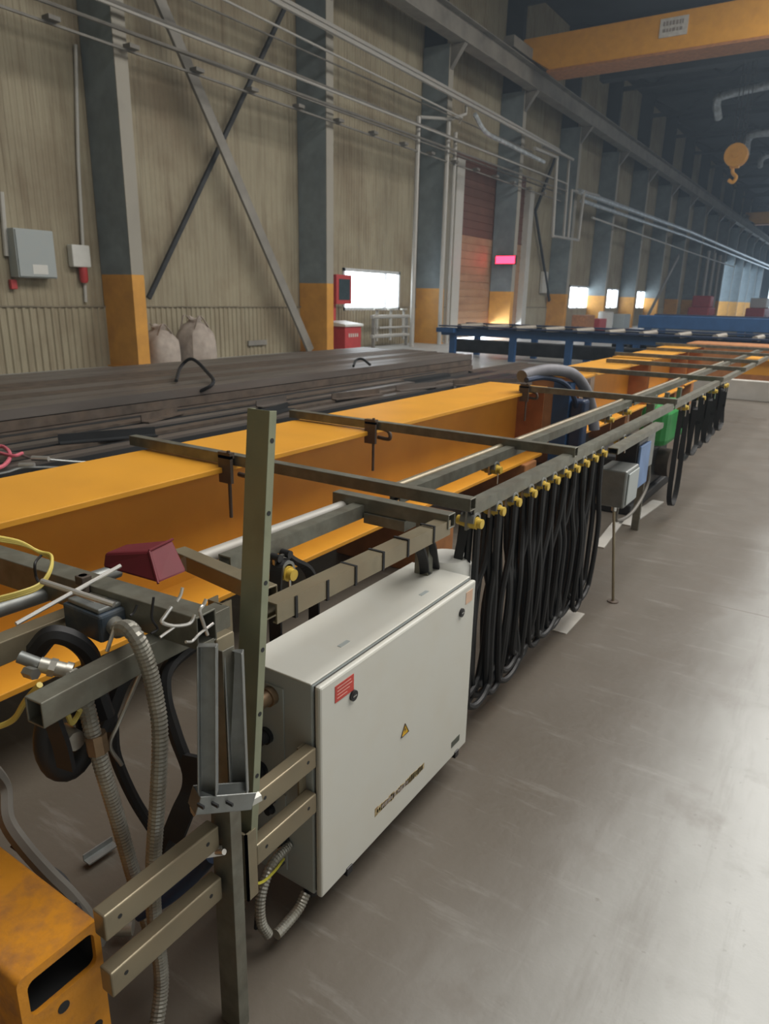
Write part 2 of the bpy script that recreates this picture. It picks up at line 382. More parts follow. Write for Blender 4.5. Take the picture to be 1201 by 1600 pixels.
# ================================================================== COLUMNS
order = ['first', 'second', 'third', 'fourth', 'fifth', 'sixth', 'seventh', 'eighth', 'ninth', 'tenth', 'eleventh', 'twelfth', 'thirteenth', 'fourteenth', 'fifteenth', 'sixteenth', 'seventeenth', 'eighteenth']
beside = ['right of the white wall boxes', 'right of the diagonal wind bracing', 'between two pale vertical pipes', 'behind the red light', 'behind the pipe expansion loop']
def column(Y, label):
    t = thing('steel_column', (CX-.4, Y, 0), label, 'column', 'steel columns along the corrugated wall')
    for nm, z0, z1, mf, mw in (('painted_base', 0, 1.88, 'coly', 'coly'), ('shaft', 1.88, 9.3, 'colf', 'col')):
        a = MB(); a.box((CX-.02, Y-.15, z0), (CX, Y+.15, z1)); a.build(nm+'_flange', mf, t)
        b = MB(); b.box((WX+.03, Y-.15, z0), (CX-.02, Y-.13, z1)); b.box((WX+.03, Y+.13, z0), (CX-.02, Y+.15, z1)); b.build(nm, mw, t)
    MB().box((WX+.03, Y-.12, 9.3), (CX-.25, Y+.12, ZR)).build('upper_shaft', 'roof', t)
    b = MB(); b.add([(CX, Y-.1, 9.28), (CX, Y-.1, 8.6), (CX+.5, Y-.1, 9.28), (CX, Y+.1, 9.28), (CX, Y+.1, 8.6), (CX+.5, Y+.1, 9.28)], [(0,1,2),(3,5,4),(0,2,5,3),(1,4,5,2),(0,3,4,1)])
    b.build('bracket', 'beam', t)
    MB().box((WX+.03, Y-.2, 0), (CX+.04, Y+.2, .03)).build('base_plate', 'coly', t)
CY = [9.85+6.4*k for k in range(17)]; CY[3] = 28.75
for k, Y in enumerate(CY):
    if k < 5: lb = 'blue-grey steel column with orange base, %s' % beside[k]
    else: lb = 'blue-grey steel column with orange base, %s along the wall counted from the left' % order[k]
    column(Y, lb)

# runway beam and overhead crane
t = tag(MB().ibeam((-12.2, Y0+.1, 9.65), (-12.2, Y1-.1, 9.65), .45, .7, .03, .02).build('crane_runway_beam', 'beam'), 'long grey crane runway beam running high along the columns', 'beam')
tag(MB().box((-12.24, Y0+.1, 10.0), (-12.16, Y1-.1, 10.12)).build('crane_rail', 'dark'), 'dark crane rail on top of the high runway beam', 'rail')
def crane(Y, x0, label, sign=False, hook=None, w=.95):
    t = thing('overhead_crane', (0, Y, 10.1), label, 'crane')
    b = MB(); x1 = RX-.4
    pts = [(x0, 10.86), (x1, 10.9), (x1, 9.74), (x0+1.1, 9.72), (x0, 10.4)]
    n = len(pts); vs = [(a, Y-w/2, z) for a, z in pts]+[(a, Y+w/2, z) for a, z in pts]
    b.add(vs, [tuple(range(n)), tuple(range(n, 2*n))[::-1]]+[(i, (i+1) % n, n+(i+1) % n, n+i) for i in range(n)])
    b.build('girder', 'orange', t, bev=.02)
    MB().box((x0+1.0, Y-w/2-.03, 9.64), (x1, Y+w/2+.2, 9.72)).build('bottom_flange', 'wood', t)
    MB().box((x0, Y-2.2, 10.14), (x0+.4, Y+2.2, 10.5)).build('end_carriage', 'beam', t)
    if sign:
        s = MB().box((-7.5, Y-w/2-.03, 10.14), (-6.6, Y-w/2-.003, 10.70)).build('sign', 'signw', t, label='pale sign with faded dark lettering')
        q = MB(); random.seed(3)
        for row, (zz, hh) in enumerate(((10.54, .13), (10.34, .10))):
            x = -7.40
            while x < -6.75: ww = random.uniform(.05, .10); q.box((x, Y-w/2-.036, zz-hh/2), (x+ww, Y-w/2-.031, zz+hh/2)); x += ww+.03
        q.build('lettering', 'ink2', s)
    return t
crane(28.5, -12.45, 'orange overhead crane girder with a pale sign, nearest the camera', True)
crane(88, -12.35, 'small-looking distant orange overhead crane girder at the right edge')
# hook block
hk = thing('hook_block', (-5.7, 36, 7.5), 'orange hook block hanging below the dark roof', 'hook')
hc = V(at(1150, 243, y=36)); 
b = MB(); b.cyl((hc.x, hc.y-.22, hc.z), (hc.x, hc.y-.1, hc.z), .46, 24); b.cyl((hc.x, hc.y+.1, hc.z), (hc.x, hc.y+.22, hc.z), .46, 24); b.cyl((hc.x, hc.y-.26, hc.z), (hc.x, hc.y+.26, hc.z), .12, 12); b.box((hc.x-.18, hc.y-.09, hc.z-.5), (hc.x+.18, hc.y+.09, hc.z+.1))
b.build('sheave', 'orange', hk, smooth=True)
b = MB(); b.tube(crv([(hc.x-.05, hc.y, hc.z-.3), (hc.x-.05, hc.y, hc.z-.65), (hc.x+.12, hc.y, hc.z-.85), (hc.x+.02, hc.y, hc.z-1.05), (hc.x-.17, hc.y, hc.z-.95)]), .075, 8); b.build('hook', 'orange', hk, smooth=True)
b = MB()
for dx in (-.25, -.1, .1, .25): b.cyl((hc.x+dx, hc.y, hc.z+.3), (hc.x+dx, hc.y, 11.2), .018, 6)
b.build('rope', 'darker', hk)
tag(MB().box((-12, 35.7, 11.2), (RX-.4, 36.3, 12.0)).build('hoist_girder', 'roof'), 'dark girder under the roof carrying the hook block', 'beam')
# roof trusses
def truss(Y, label):
    t = thing('roof_truss', (0, Y, 12.4), label, 'truss', 'dark roof trusses')
    b = MB(); b.bar((-13.2, Y, 12.3), (RX, Y, 12.3), .18, .2); b.bar((-13.2, Y, 13.3), (RX, Y, 13.3), .18, .2); b.build('chord', 'roof', t)
    b = MB(); n = 14
    for i in range(n):
        xa = -13+i*(24.8/n); xb = xa+24.8/n; b.bar((xa, Y, 12.3 if i % 2 else 13.3), (xb, Y, 13.3 if i % 2 else 12.3), .1, .1)
    b.build('web_brace', 'roof', t)
for k, Y in enumerate(CY[3:]): truss(Y, 'dark steel roof truss high under the roof, %s from the camera' % order[k])
# roof ducts, pale
for k, (pts, r, lb) in enumerate((([at(1122, 185, z=11.0), at(1120, 160, z=11.6), at(1135, 148, z=11.8), at(1260, 120, z=11.8)], .20, 'pale bent roof duct, nearest and highest in the picture'),
        ([at(1165, 240, z=11.0), at(1168, 218, z=11.6), at(1185, 208, z=11.8), at(1260, 205, z=11.8)], .24, 'pale bent roof duct right of the hook block'),
        ([at(1187, 260, z=11.0), at(1190, 248, z=11.4), at(1205, 242, z=11.6), at(1260, 236, z=11.6)], .18, 'small pale bent roof duct at the right edge, lowest of three'))):
    tag(MB().tube(crv(pts, 6), r, 10).build('roof_duct', 'pipes', smooth=True), lb, 'duct')

# ================================================================== WALL PIPES, BRACING
def pipe(name, pts, r, m, lb, cat='pipe', n=8, sm=True, group=None):
    return tag(MB().tube(pts, r, n).build(name, m, smooth=sm), lb, cat, group)
# two dusty runs (lower) on brackets
YT = 33
pipe('cable_pipe', [(-12.1, Y0+.3, 5.95), (-12.1, YT, 6.25)], .035, 'tray', 'dusty thin pipe, lower of the paired runs crossing the columns')
pipe('cable_pipe', [(-12.1, Y0+.3, 6.3), (-12.1, YT, 6.55)], .03, 'pipe', 'pale thin pipe just above the dusty lower run')
pipe('cable_pipe', [(-12.25, Y0+.3, 6.45), (-12.25, YT, 6.6)], .05, 'tray', 'thicker dusty pipe behind the pale thin run')
t = thing('cable_ladder', (-12.3, 12, 6), 'dusty cable ladder with crossing clips across the first two columns', 'cable ladder')
b = MB(); b.box((-12.34, Y0+.3, 5.82), (-12.30, YT, 5.86)); b.box((-12.34, Y0+.3, 6.12), (-12.30, YT, 6.16)); b.build('rail', 'tray', t)
for y in [i*1.6-3 for i in range(22)]: MB().box((-12.36, y, 5.86), (-12.16, y+.22, 5.93)).build('clip', 'tray', t)
pipe('thin_pipe', [(-12.2, Y0+.3, 6.95), (-12.2, 29, 7.2)], .022, 'tray', 'very thin dark pipe between the upper and lower runs')
pipe('thin_pipe', [(-12.0, 8, 7.3), (-12.0, 22.6, 7.15), (-12.1, 22.6, 7.0)], .028, 'pipe', 'thin pale pipe just below the upper bright pipes')
# upper bright pipes
a = at(838, 238, x=-12.0)
pipe('heating_pipe', [(-12.0, Y0+.5, 7.85), (-12.0, 24.2, 7.62), (-12.0, 33.2, 7.55)], .06, 'pipe', 'pale upper heating pipe running to the expansion loop, outer one')
pipe('heating_pipe', [(-12.2, Y0+.5, 8.05), (-12.2, 24.2, 7.85), (-12.2, 32.0, 7.75)], .055, 'pipe', 'pale upper heating pipe running to the expansion loop, wall side')
pipe('heating_pipe', crv([(-11.85, 23.2, 7.35), (-11.9, 24.2, 7.0), (-11.9, 26, 6.95), (-11.9, 29.6, 6.9)], 4), .075, 'pipes', 'short bright pipe above the tan sectional gate')
# expansion loop
L1 = [at(850, 236, x=-12.0), at(872, 243, x=-12.0), at(866, 368, x=-12.0), at(878, 371, x=-12.0), at(890, 250, x=-12.0)]
pipe('expansion_loop', [at(835, 232, x=-12.0), at(870, 246, x=-12.0), at(863, 369, x=-12.0), at(903, 375, x=-12.0), at(912, 300, x=-12.0), at(935, 306, x=-12.0)], .075, 'pipe', 'square pipe expansion loop hanging in front of the fifth column, outer pipe', 'pipe')
pipe('expansion_loop', [at(848, 229, x=-12.2), at(889, 247, x=-12.2), at(880, 371, x=-12.2), at(887, 373, x=-12.2), at(893, 297, x=-12.2), at(912, 302, x=-12.2)], .065, 'pipe', 'square pipe expansion loop hanging in front of the fifth column, inner pipe', 'pipe')
p0 = at(905, 299, x=-12.1)
pipe('insulated_pipe', [p0, (-12.1, 60, 6.75), (-12.1, Y1-1, 6.8)], .13, 'pipes', 'foil-wrapped insulated pipe running away along the far columns')
pipe('insulated_pipe', [(-12.3, p0.y+1, p0.z-.28), (-12.3, 60, 6.42), (-12.3, Y1-1, 6.45)], .10, 'pipes', 'second foil-wrapped pipe just below the first')
pipe('thin_pipe', [at(925, 340, x=-12.2), (-12.2, 60, 5.4), (-12.2, 85, 5.3)], .05, 'frame', 'thin pale pipe running below the insulated pipes')
# vertical pipes around column three
for i, (pa, pb, r, lb) in enumerate((((656, 183), (641, 520), .075, 'pale vertical pipe left of the third column'),
        ((704, 192), (683, 520), .075, 'pale vertical pipe right of the third column'), ((714, 208), (695, 530), .065, 'second pale vertical pipe right of the third column'))):
    A = at(*pa, x=-12.35); B = at(*pb, x=-12.35); yy = (A.y+B.y)/2
    pipe('vertical_pipe', [(-12.35, yy, .0), (-12.35, yy, A.z)], r, 'pipe', lb)
pipe('bent_pipe', [at(656, 183, x=-12.3), at(705, 186, x=-12.3), at(728, 178, x=-12.1), at(728, 165, x=-12.1)], .05, 'pipe', 'short pale pipe bend joining the vertical pipes')
# more verticals far along wall
for i, yy in enumerate((70, 73, 76)):
    pipe('vertical_pipe', [(-12.3, yy, 0), (-12.3, yy, 6)], .14, 'pipe', ['leftmost', 'middle', 'rightmost'][i]+' of three pale vertical pipes near the far bright gate')
# conduits near the first wall boxes
pipe('wall_conduit', [at(118, 70, x=-13.44), at(122, 250, x=-13.44), at(134, 472, x=-13.44)], .035, 'frame', 'pale conduit rising above the small white wall box')
pipe('wall_conduit', [at(2, 300, x=-13.44), at(10, 400, x=-13.44)], .045, 'frame', 'pale conduit left of the large grey wall box')
# bracing X between columns one and two
def brace(p0, p1, w, m, lb, x=-13.3): 
    A = at(*p0, x=x); B = at(*p1, x=x); return tag(MB().bar(A, B, w, .08, up=(1, 0, 0)).build('wind_brace', m), lb, 'brace')
brace((455, -10), (232, 466), .10, 'darker', 'dark thin diagonal brace rising right between the first two columns')
brace((245, -10), (485, 548), .26, 'beam', 'grey diagonal angle brace falling right to the second column base', -12.95)
brace((868, 245), (836, 330), .16, 'darker', 'dark diagonal brace beside the gate, upper half')
brace((836, 330), (858, 470), .14, 'darker', 'dark diagonal brace beside the gate, lower half')
brace((1060, 400), (1010, 497), .3, 'beam', 'faint diagonal brace between far columns', -12.3)

# ================================================================== WALL ITEMS
# large grey electric box
t = thing('electric_cabinet', (WX+.15, 8.05, 1.75), 'large light grey electric cabinet on the wall at the left', 'electric cabinet')
MB().box((WX+.03, 7.74, 1.76), (WX+.30, 8.52, 2.62)).build('body', 'cabs', t, bev=.015)
d = MB().box((WX+.30, 7.76, 1.78), (WX+.325, 8.50, 2.60)).build('door', 'cabs', t, bev=.008)
MB().box((WX+.325, 8.02, 1.83), (WX+.329, 8.32, 2.0)).build('label_plate', 'white', t)
tag(MB().box((WX+.03, 7.68, 1.55), (WX+.12, 7.80, 1.72)).build('push_button_box', 'redp', bev=.01), 'tiny red box below the large grey electric cabinet', 'box')
t = thing('siren', (WX+.1, 9.03, 1.65), 'small white wall box with a red lamp below it', 'siren')
MB().box((WX+.03, 8.96, 2.0), (WX+.2, 9.36, 2.42)).build('housing', 'white', t, bev=.02)
MB().tube([(WX+.11, 9.22, 1.70), (WX+.11, 9.22, 1.76), (WX+.11, 9.22, 2.0)], [.06, .085, .085], 12).build('lamp', 'redp', t, smooth=True)
# low pipe stub plate
tag(MB().box((WX+.06, 13.9, .25), (WX+.12, 14.6, .38)).build('wall_bracket', 'beam', bev=.01), 'small dull bracket low on the wall left of the second column', 'bracket')
# big bags
def bag(cx, cy, w, h, label, seed, tie=False):
    rnd = random.Random(seed); n = 28; m = 14; mb = MB(); prof = [(0,0),(.85,0),(1,.06),(1.02,.25),(1.0,.5),(.93,.68),(.80,.82),(.62,.9),(.45,.93),(.34,.98),(.42,1.05),(.30,1.08),(.16,1.0),(0,.95)]
    ph = [rnd.uniform(0, 6.28) for _ in range(6)]
    for i, (r, z) in enumerate(prof):
        for q in range(n):
            a = 2*math.pi*q/n; sq = 1/(abs(math.cos(a))**4+abs(math.sin(a))**4)**.25 if i < 6 else 1
            k = 1+.035*math.sin(3*a+ph[0]+z*4)+.03*math.sin(7*a+ph[1]-z*6)*(z*1.6)+.02*math.sin(13*a+ph[2])
            mb.v.append((cx+r*k*sq*w/2*math.cos(a), cy+r*k*sq*w/2*math.sin(a), z*h*(1+.03*math.sin(2*a+ph[3]))+.0))
    for i in range(len(prof)-1):
        for q in range(n): mb.f.append([i*n+q, i*n+(q+1) % n, (i+1)*n+(q+1) % n, (i+1)*n+q])
    t = thing('bulk_bag', (cx, cy, 0), label, 'sack')
    mb.build('sack', 'bag', t, smooth=True)
    b = MB()
    for s in (-1, 1):
        b.ribbon(crv([(cx+.3*w*s, cy-.3*w, h*.82), (cx+.32*w*s, cy-.1*w, h*1.12), (cx+.3*w*s, cy+.25*w, h*.85)]), .05, .01, (1, 0, 0))
    b.build('lifting_strap', 'bag', t)
bag(-12.92, 10.62, .74, .80, 'brownish filled bulk bag beside the first column, left of a pair', 1)
bag(-12.75, 11.52, .76, .95, 'pale filled bulk bag with gathered top, right of a pair', 2)
# fire cabinets
t = thing('fire_hose_cabinet', (-12.95, 17.3, 1.2), 'dark red fire hose cabinet with glass beside the bright window', 'fire cabinet')
MB().box((-13.1, 17.0, 1.33), (-12.85, 17.75, 2.15)).build('body', 'redp', t, bev=.01)
MB().box((-12.85, 17.12, 1.45), (-12.84, 17.65, 2.03)).build('glass', 'glassd', t)
MB().box((-13.12, 17.0, .0), (-13.02, 17.2, 1.33)).build('stand', 'redp', t)
t = thing('sand_box', (-12.6, 17.2, 0), 'red fire sand box with a pale lid beside the second column', 'box')
MB().box((-12.95, 16.75, .08), (-12.35, 17.55, .72)).build('body', 'redp', t, bev=.01)
MB().add([(-13, 16.7, .72), (-12.3, 16.7, .72), (-12.3, 17.6, .72), (-13, 17.6, .72), (-13, 16.7, .86), (-12.3, 16.7, .78), (-12.3, 17.6, .78), (-13, 17.6, .86)], [(0,3,2,1),(4,5,6,7),(0,1,5,4),(1,2,6,5),(2,3,7,6),(3,0,4,7)]).build('lid', 'white', t)
for (x, y) in ((-12.9, 16.82), (-12.42, 16.82), (-12.9, 17.45), (-12.42, 17.45)): MB().box((x-.03, y-.03, 0), (x+.03, y+.03, .08)).build('foot', 'darker', t)
q = MB()
for i in range(5): q.box((-12.349, 16.93+i*.1, .42), (-12.346, 16.99+i*.1, .52))
q.build('lettering', 'signw', t)
# valve manifold below window
t = thing('valve_manifold', (-12.9, 20, 0), 'silvery pipe and valve manifold standing below the bright window', 'valve manifold')
b = MB()
for z in (.35, .95): b.tube([(-12.9, 18.9, z), (-12.9, 21.1, z)], .06, 10)
for y in (19.2, 20.0, 20.8): b.tube([(-12.9, y, .2), (-12.9, y, 1.15)], .045, 8)
b.tube([(-12.75, 19.1, .62), (-12.75, 20.9, .62)], .035, 8)
b.build('pipework', 'pipe', t, smooth=True)
for y in (19.2, 20.0, 20.8): MB().cyl((-12.9, y, 1.15), (-12.9, y, 1.2), .13, 14).build('hand_wheel', 'alu', t, smooth=True)
b = MB()
for y in (19.0, 21.0): b.box((-12.95, y-.03, 0), (-12.85, y+.03, 1.0))
b.build('stand', 'beam', t)
# red display on column 4
t = thing('led_display', (CX+.05, 29.4, 3), 'glowing red display on the dark column beside the gate', 'display')
MB().box((WX+.3, 28.36, 2.95), (CX+.2, 28.50, 3.30)).build('housing', 'blackp', t)
MB().box((WX+.33, 28.345, 2.98), (CX+.17, 28.36, 3.27)).build('screen', 'led', t)
MB().box((WX+.4, 28.50, 3.0), (CX, 28.598, 3.2)).build('bracket', 'blackp', t)
# items far by the wall
rnd = random.Random(5)
for i, (px, py, h, m, lb, cat) in enumerate(((862, 508, .9, 'wood', 'brown heap of crates near the fifth column', 'crate'), (900, 507, .7, 'redp', 'red box on the floor below the second bright window', 'box'),
       (925, 506, 1.0, 'white', 'white drum pile below the second bright window', 'drum'), (945, 504, .9, 'cabs', 'pale grey crate right of the white drum', 'crate'))):
    p = at(px, py, x=-12.0+.0); Y = max(30, min(p.y, 52)); Y = [36.5, 38.6, 40.3, 43.3][i]
    t = thing('storage_'+cat, (-11.9, Y, 0), lb, cat)
    if cat == 'drum':
        b = MB(); b.tube([(-11.9, Y, 0), (-11.9, Y, .3), (-11.9, Y, .32), (-11.9, Y, h)], [.4, .4, .42, .4], 16); b.build('barrel', m, t, smooth=True)
        MB().cyl((-11.9, Y, h), (-11.9, Y, h+.05), .36, 14).build('lid', 'frame', t)
    else:
        MB().box((-12.3, Y-.6, .1), (-11.5, Y+.6, h)).build('body', m, t, bev=.03); MB().box((-12.3, Y-.6, 0), (-11.5, Y+.6, .1)).build('pallet', 'wood', t)
# far red machines
for i, (X, Y, L_, lb) in enumerate(((-11.2, 64.2, 3, 'blurred red machine by the far columns'), (-8.5, 78, 6, 'low pink-red vehicle in front of the far bright gate'))):
    t = thing(['machine_tool', 'vehicle'][i], (X, Y, 0), lb, ['machine', 'vehicle'][i])
    MB().box((X-.8, Y-L_/2, .35), (X+.8, Y+L_/2, 1.3)).build('body', 'redp', t, bev=.1)
    MB().box((X-.7, Y-L_/4, 1.3), (X+.7, Y+L_/4, 2.2)).build('cab', ['redp', 'white'][i], t, bev=.1)
    for s in (-1, 1):
        for q in (-1, 1): MB().cyl((X+s*.55, Y+q*L_*.33, .4), (X+s*.8, Y+q*L_*.33, .4), .4, 16).build('wheel' if i else 'foot', 'black', t)
# column-side fuse box near fifth column
tag(MB().box((WX+.03, 34.2, 1.9), (WX+.2, 34.8, 2.9)).build('fuse_box', 'frame', bev=.02), 'tall pale fuse box on the wall left of the fifth column', 'box')

# ================================================================== STEEL STOCK
# long bundle: layers of channels
def bundle(name, x0, x1, z0, z1, ya, yb, n, layers, m, label, seed, per_obj=True):
    rnd = random.Random(seed); t = thing(name, ((x0+x1)/2, (ya+yb)/2, 0), label, 'steel stock')
    for l in range(layers):
        za = z0+(z1-z0)*l/layers; hh = (z1-z0)/layers*.9
        for i in range(n):
            xa = x0+(x1-x0)*i/n; ww = (x1-x0)/n*.93
            o = rnd.uniform(-.25, .25)
            b = MB(); b.chan((xa+ww/2+rnd.uniform(-.01, .01), ya+o, za+hh/2), (xa+ww/2, yb+o, za+hh/2), ww, hh, .012)
            b.build('channel_bar', m if rnd.random() < .7 else 'scrap', t)
    return t
bundle('steel_bundle', -9.1, -6.4, .08, .50, -3, 13.0, 9, 4, 'dark', 'long dark stack of steel channels, the big flat pile before the orange-based columns', 1)
for y, wh in ((0, 'off the left edge'), (4, 'behind the leaning strut'), (8, 'near its middle'), (11.3, 'near its right end')): tag(MB().bar((-9.4, y, .04), (-6.2, y, .04), .1, .08).build('timber_bearer', 'wood'), 'wooden bearer under the big dark steel stack, '+wh, 'timber', 'bearers under the steel stacks')
bundle('steel_bundle', -6.36, -5.85, .08, .30, -2, 11.0, 5, 3, 'darker', 'low blackened bundle of bars at the foot of the big steel pile', 4)
bundle('steel_bundle', -5.8, -4.5, .02, .27, 1.0, 12.4, 6, 2, 'darker', 'narrow low bundle of dark bars next to the low blackened bundle', 9)
rnd = random.Random(11)
names = ['nearest the big pile', 'second from the big pile', 'in the middle of the loose ones', 'lying slightly crooked', 'nearest the orange girder', 'thin one close to the girder', 'short one near the left edge', 'broad flat one']
for i in range(8):
    x = -5.65+i*.145; ya = rnd.uniform(-2, 2.5); yb = rnd.uniform(7.5, 10.2); sk = rnd.uniform(-.05, .05)
    b = MB()
    (b.angle if i % 2 else b.chan)((x, ya, .275 if i % 2 else .33), (x+sk, yb, .275 if i % 2 else .33), .12, .10, .01)
    tag(b.build('steel_bar', ['scrap', 'darker', 'dark', 'darker'][i % 4]), 'loose long steel section on the low dark bundle, '+names[i], 'steel bar')
for i in range(7):
    x = -5.45+.13*i; y = [4.2, 5.6, 3.2, 6.6, 7.8, 5.0, 8.9][i]; L_ = rnd.uniform(.5, 1.1); a = rnd.uniform(-.6, .6)
    tag(MB().angle((x, y, .385), (x+L_*math.sin(a), y+L_*math.cos(a), .385), .09, .07, .01).build('steel_offcut', ['scrap', 'dark', 'darker'][i % 3]), 'short steel offcut lying across the loose bars, %s from the camera' % order[[1, 3, 0, 4, 5, 2, 6][i]], 'steel offcut', 'offcuts on the loose bars')
# lifting slings on the pile
def sling(pts, r, m, lb, nm='sling'):
    return tag(MB().tube(crv(pts, 8), r, 7).build(nm, m, smooth=True), lb, 'sling')
sling([at(275, 595, z=.53), at(283, 572, z=.62), at(300, 561, z=.72), at(322, 580, z=.60), at(332, 600, z=.52), (-6.62, at(330,620,z=.4).y, .35)], .022, 'black', 'black and white lifting sling looped over the steel pile, near the bulk bags')
sling([at(552, 572, z=.53), at(556, 563, z=.58), at(566, 561, z=.60), at(578, 570, z=.53)], .02, 'black', 'small black sling loop on the steel pile further right')
# ferruled wire slings with pink webbing at left edge
t = thing('wire_rope_sling', (-3.0, 1.8, .3), 'wire rope slings with silver ferrules and pink webbing at the left edge', 'sling')
zz = .42
b = MB(); b.tube(crv([at(-30, 705, z=zz), at(20, 708, z=zz), at(50, 716, z=zz), at(75, 718, z=zz), at(130, 722, z=zz-.05), at(200, 722, z=zz-.1)]), .008, 6); b.tube(crv([at(-30, 745, z=zz), at(10, 738, z=zz), at(30, 732, z=zz), at(60, 730, z=zz), at(110, 731, z=zz-.06)]), .008, 6)
b.build('rope', 'zincd', t, smooth=True)
for (a, c) in (((50, 716), (76, 717)), ((30, 727), (54, 727))): MB().cyl(at(*a, z=zz+.01), at(*c, z=zz+.01), .018, 10).build('ferrule', 'bulb', t, smooth=True)
b = MB(); b.tube(crv([at(-20, 700, z=zz), at(5, 698, z=zz), at(16, 712, z=zz), at(5, 728, z=zz), at(-20, 735, z=zz)]), .014, 7); b.tube(crv([at(-10, 705, z=zz+.02), at(20, 712, z=zz+.02), at(35, 708, z=zz+.02)]), .012, 7); b.build('webbing', 'cloth', t, smooth=True)
# far pile at the end of the big bundle
bundle('steel_bundle', -6.6, -5.2, .03, .16, 12.8, 15.6, 6, 2, 'scrap', 'short brown bundle on the floor beyond the end of the big pile', 21)

# ================================================================== ROLLER CONVEYORS
t = thing('roller_conveyor', (-5.5, 17.9, 0), 'long blue roller conveyor table with pale rollers, standing across the hall', 'conveyor')
YA, YB, XA, XB, ZT = 17.5, 19.0, -9.6, -1.2, .86
MB().bar((XA, YA, .70), (XB, YA, .70), .10, .20).build('side_beam', 'blue', t)
MB().bar((XA, YB, .72), (XB, YB, .72), .10, .24).build('side_beam', 'blued', t)
MB().box((XA, YA-.2, .83), (XB, YA+.05, .86)).build('top_plate', 'blued', t)
MB().box((XA, YB-.1, .86), (XB, YB+.2, .90)).build('top_plate', 'blued', t)
for i in range(11):
    x = XA+.5+i*.8; MB().cyl((x, YA+.05, .84), (x, YB-.08, .84), .07, 12).build('roller', 'roller', t, smooth=True)
for x in (-9.25, -7.5, -6.0, -4.75, -3.4, -2.0):
    for y in (YA, YB): MB().box((x-.08, y-.06, 0), (x+.08, y+.06, .62)).build('leg', 'blue', t)
MB().bar((XA, YA+.7, .3), (XB, YA+.7, .3), .3, .35).build('trough', 'darker', t)
b = MB(); b.box((XA-.02, YA-.3, .68), (XA+.5, YA-.05, .80)); b.build('end_stop', 'blue', t)
t = thing('roller_conveyor', (-3, 25, 0), 'farther blue conveyor frame behind the roller table at the right', 'conveyor')
MB().bar((-6.0, 24, .98), (3, 24, .98), .2, .40).build('side_beam', 'blue', t)
MB().bar((-6.0, 26, 1.0), (3, 26, 1.0), .2, .40).build('side_beam', 'blued', t)
for x in (-5.7, -3, 0, 2.7):
    for y in (24, 26): MB().box((x-.1, y-.08, 0), (x+.1, y+.08, .8)).build('leg', 'blue', t)
for i in range(12): MB().cyl((-5.6+i*.7, 24.1, 1.05), (-5.6+i*.7, 25.9, 1.05), .07, 10).build('roller', 'roller', t)
bundle('steel_bundle', -5.5, -2.9, .03, .5, 19.6, 23.3, 6, 3, 'darker', 'dark steel pile lying between the two blue conveyors', 33)

# ================================================================== GIRDERS
def girder(x, y0, y1, label, z1=.90, z0=.345, w=.50, sign=False):
    t = thing('crane_girder', (x, (y0+y1)/2, z0), label, 'girder')
    b = MB(); b.box((x-.0075, y0, z0+.02), (x+.0075, y1, z1-.02)); b.build('web', 'orange', t)
    MB().box((x-w/2, y0, z1-.022), (x+w/2, y1, z1)).build('top_flange', 'orange', t, bev=.003)
    MB().box((x-w/2, y0, z0), (x+w/2, y1, z0+.022)).build('bottom_flange', 'orange', t, bev=.003)
    for e in (y0+.006, y1-.012): MB().box((x-w/2+.02, e, z0+.022), (x+w/2-.02, e+.006, z1-.022)).build('end_plate', 'wood', t)
    return t
girder(-2.24, -1.6, 5.40, 'orange steel girder lying on blocks, nearest and longest in the picture')
g2 = girder(-2.27, 6.35, 8.9, 'second orange girder in the row, with a lettered label on its web')
girder(-2.30, 9.1, 11.3, 'third orange girder in the row, beyond the labelled one')
girder(-2.35, 11.6, 12.9, 'fourth and last orange girder in the row')
s = MB().box((-2.262, 6.75, .60), (-2.258, 7.5, .84)).build('label_plate', 'signw', g2, label='pale label with dark handwritten-looking letters')
# lettering STAHL-like strokes as in the photo
fc = bpy.data.curves.new('lettering', 'FONT'); fc.body = 'STAHL'; fc.size = .2; fc.extrude = .001
tx = bpy.data.objects.new('lettering_curve', fc); C.objects.link(tx)
dg = bpy.context.evaluated_depsgraph_get(); me = bpy.data.meshes.new_from_object(tx.evaluated_get(dg)); bpy.data.objects.remove(tx)
me.materials.clear(); me.materials.append(M['ink'])
me.transform(Matrix.Translation((0.0, 0, 0)) @ Matrix(((0, 0, 1, 0), (1, 0, 0, 0), (0, 1, 0, 0), (0, 0, 0, 1))))
off = V(g2.location); me.transform(Matrix.Translation(V((-2.256, 6.82, .65))-off)); o = bpy.data.objects.new('lettering', me); C.objects.link(o); o.parent = s
for i, (x, y, lb) in enumerate(((-2.24, -.9, 'nearest the camera'), (-2.24, 3.45, 'seen between the upright struts'), (-2.24, 5.1, 'at its far end'))):
    tag(MB().box((x-.28, y-.12, 0), (x+.42 if i == 1 else x+.28, y+.12, .345)).build('support_block', 'wood', bev=.01), 'orange-brown support block under the nearest orange girder, '+lb, 'block')
for i, (y, lb) in enumerate(((6.7, 'second'), (8.4, 'second'), (9.5, 'third'), (11.0, 'third'), (12.2, 'fourth'))):
    tag(MB().box((-2.5, y-.1, 0), (-2.1, y+.1, .345)).build('support_block', 'wood'), '%s support block under the %s orange girder' % (('near', 'far')[i in (1, 3)] , lb), 'block')
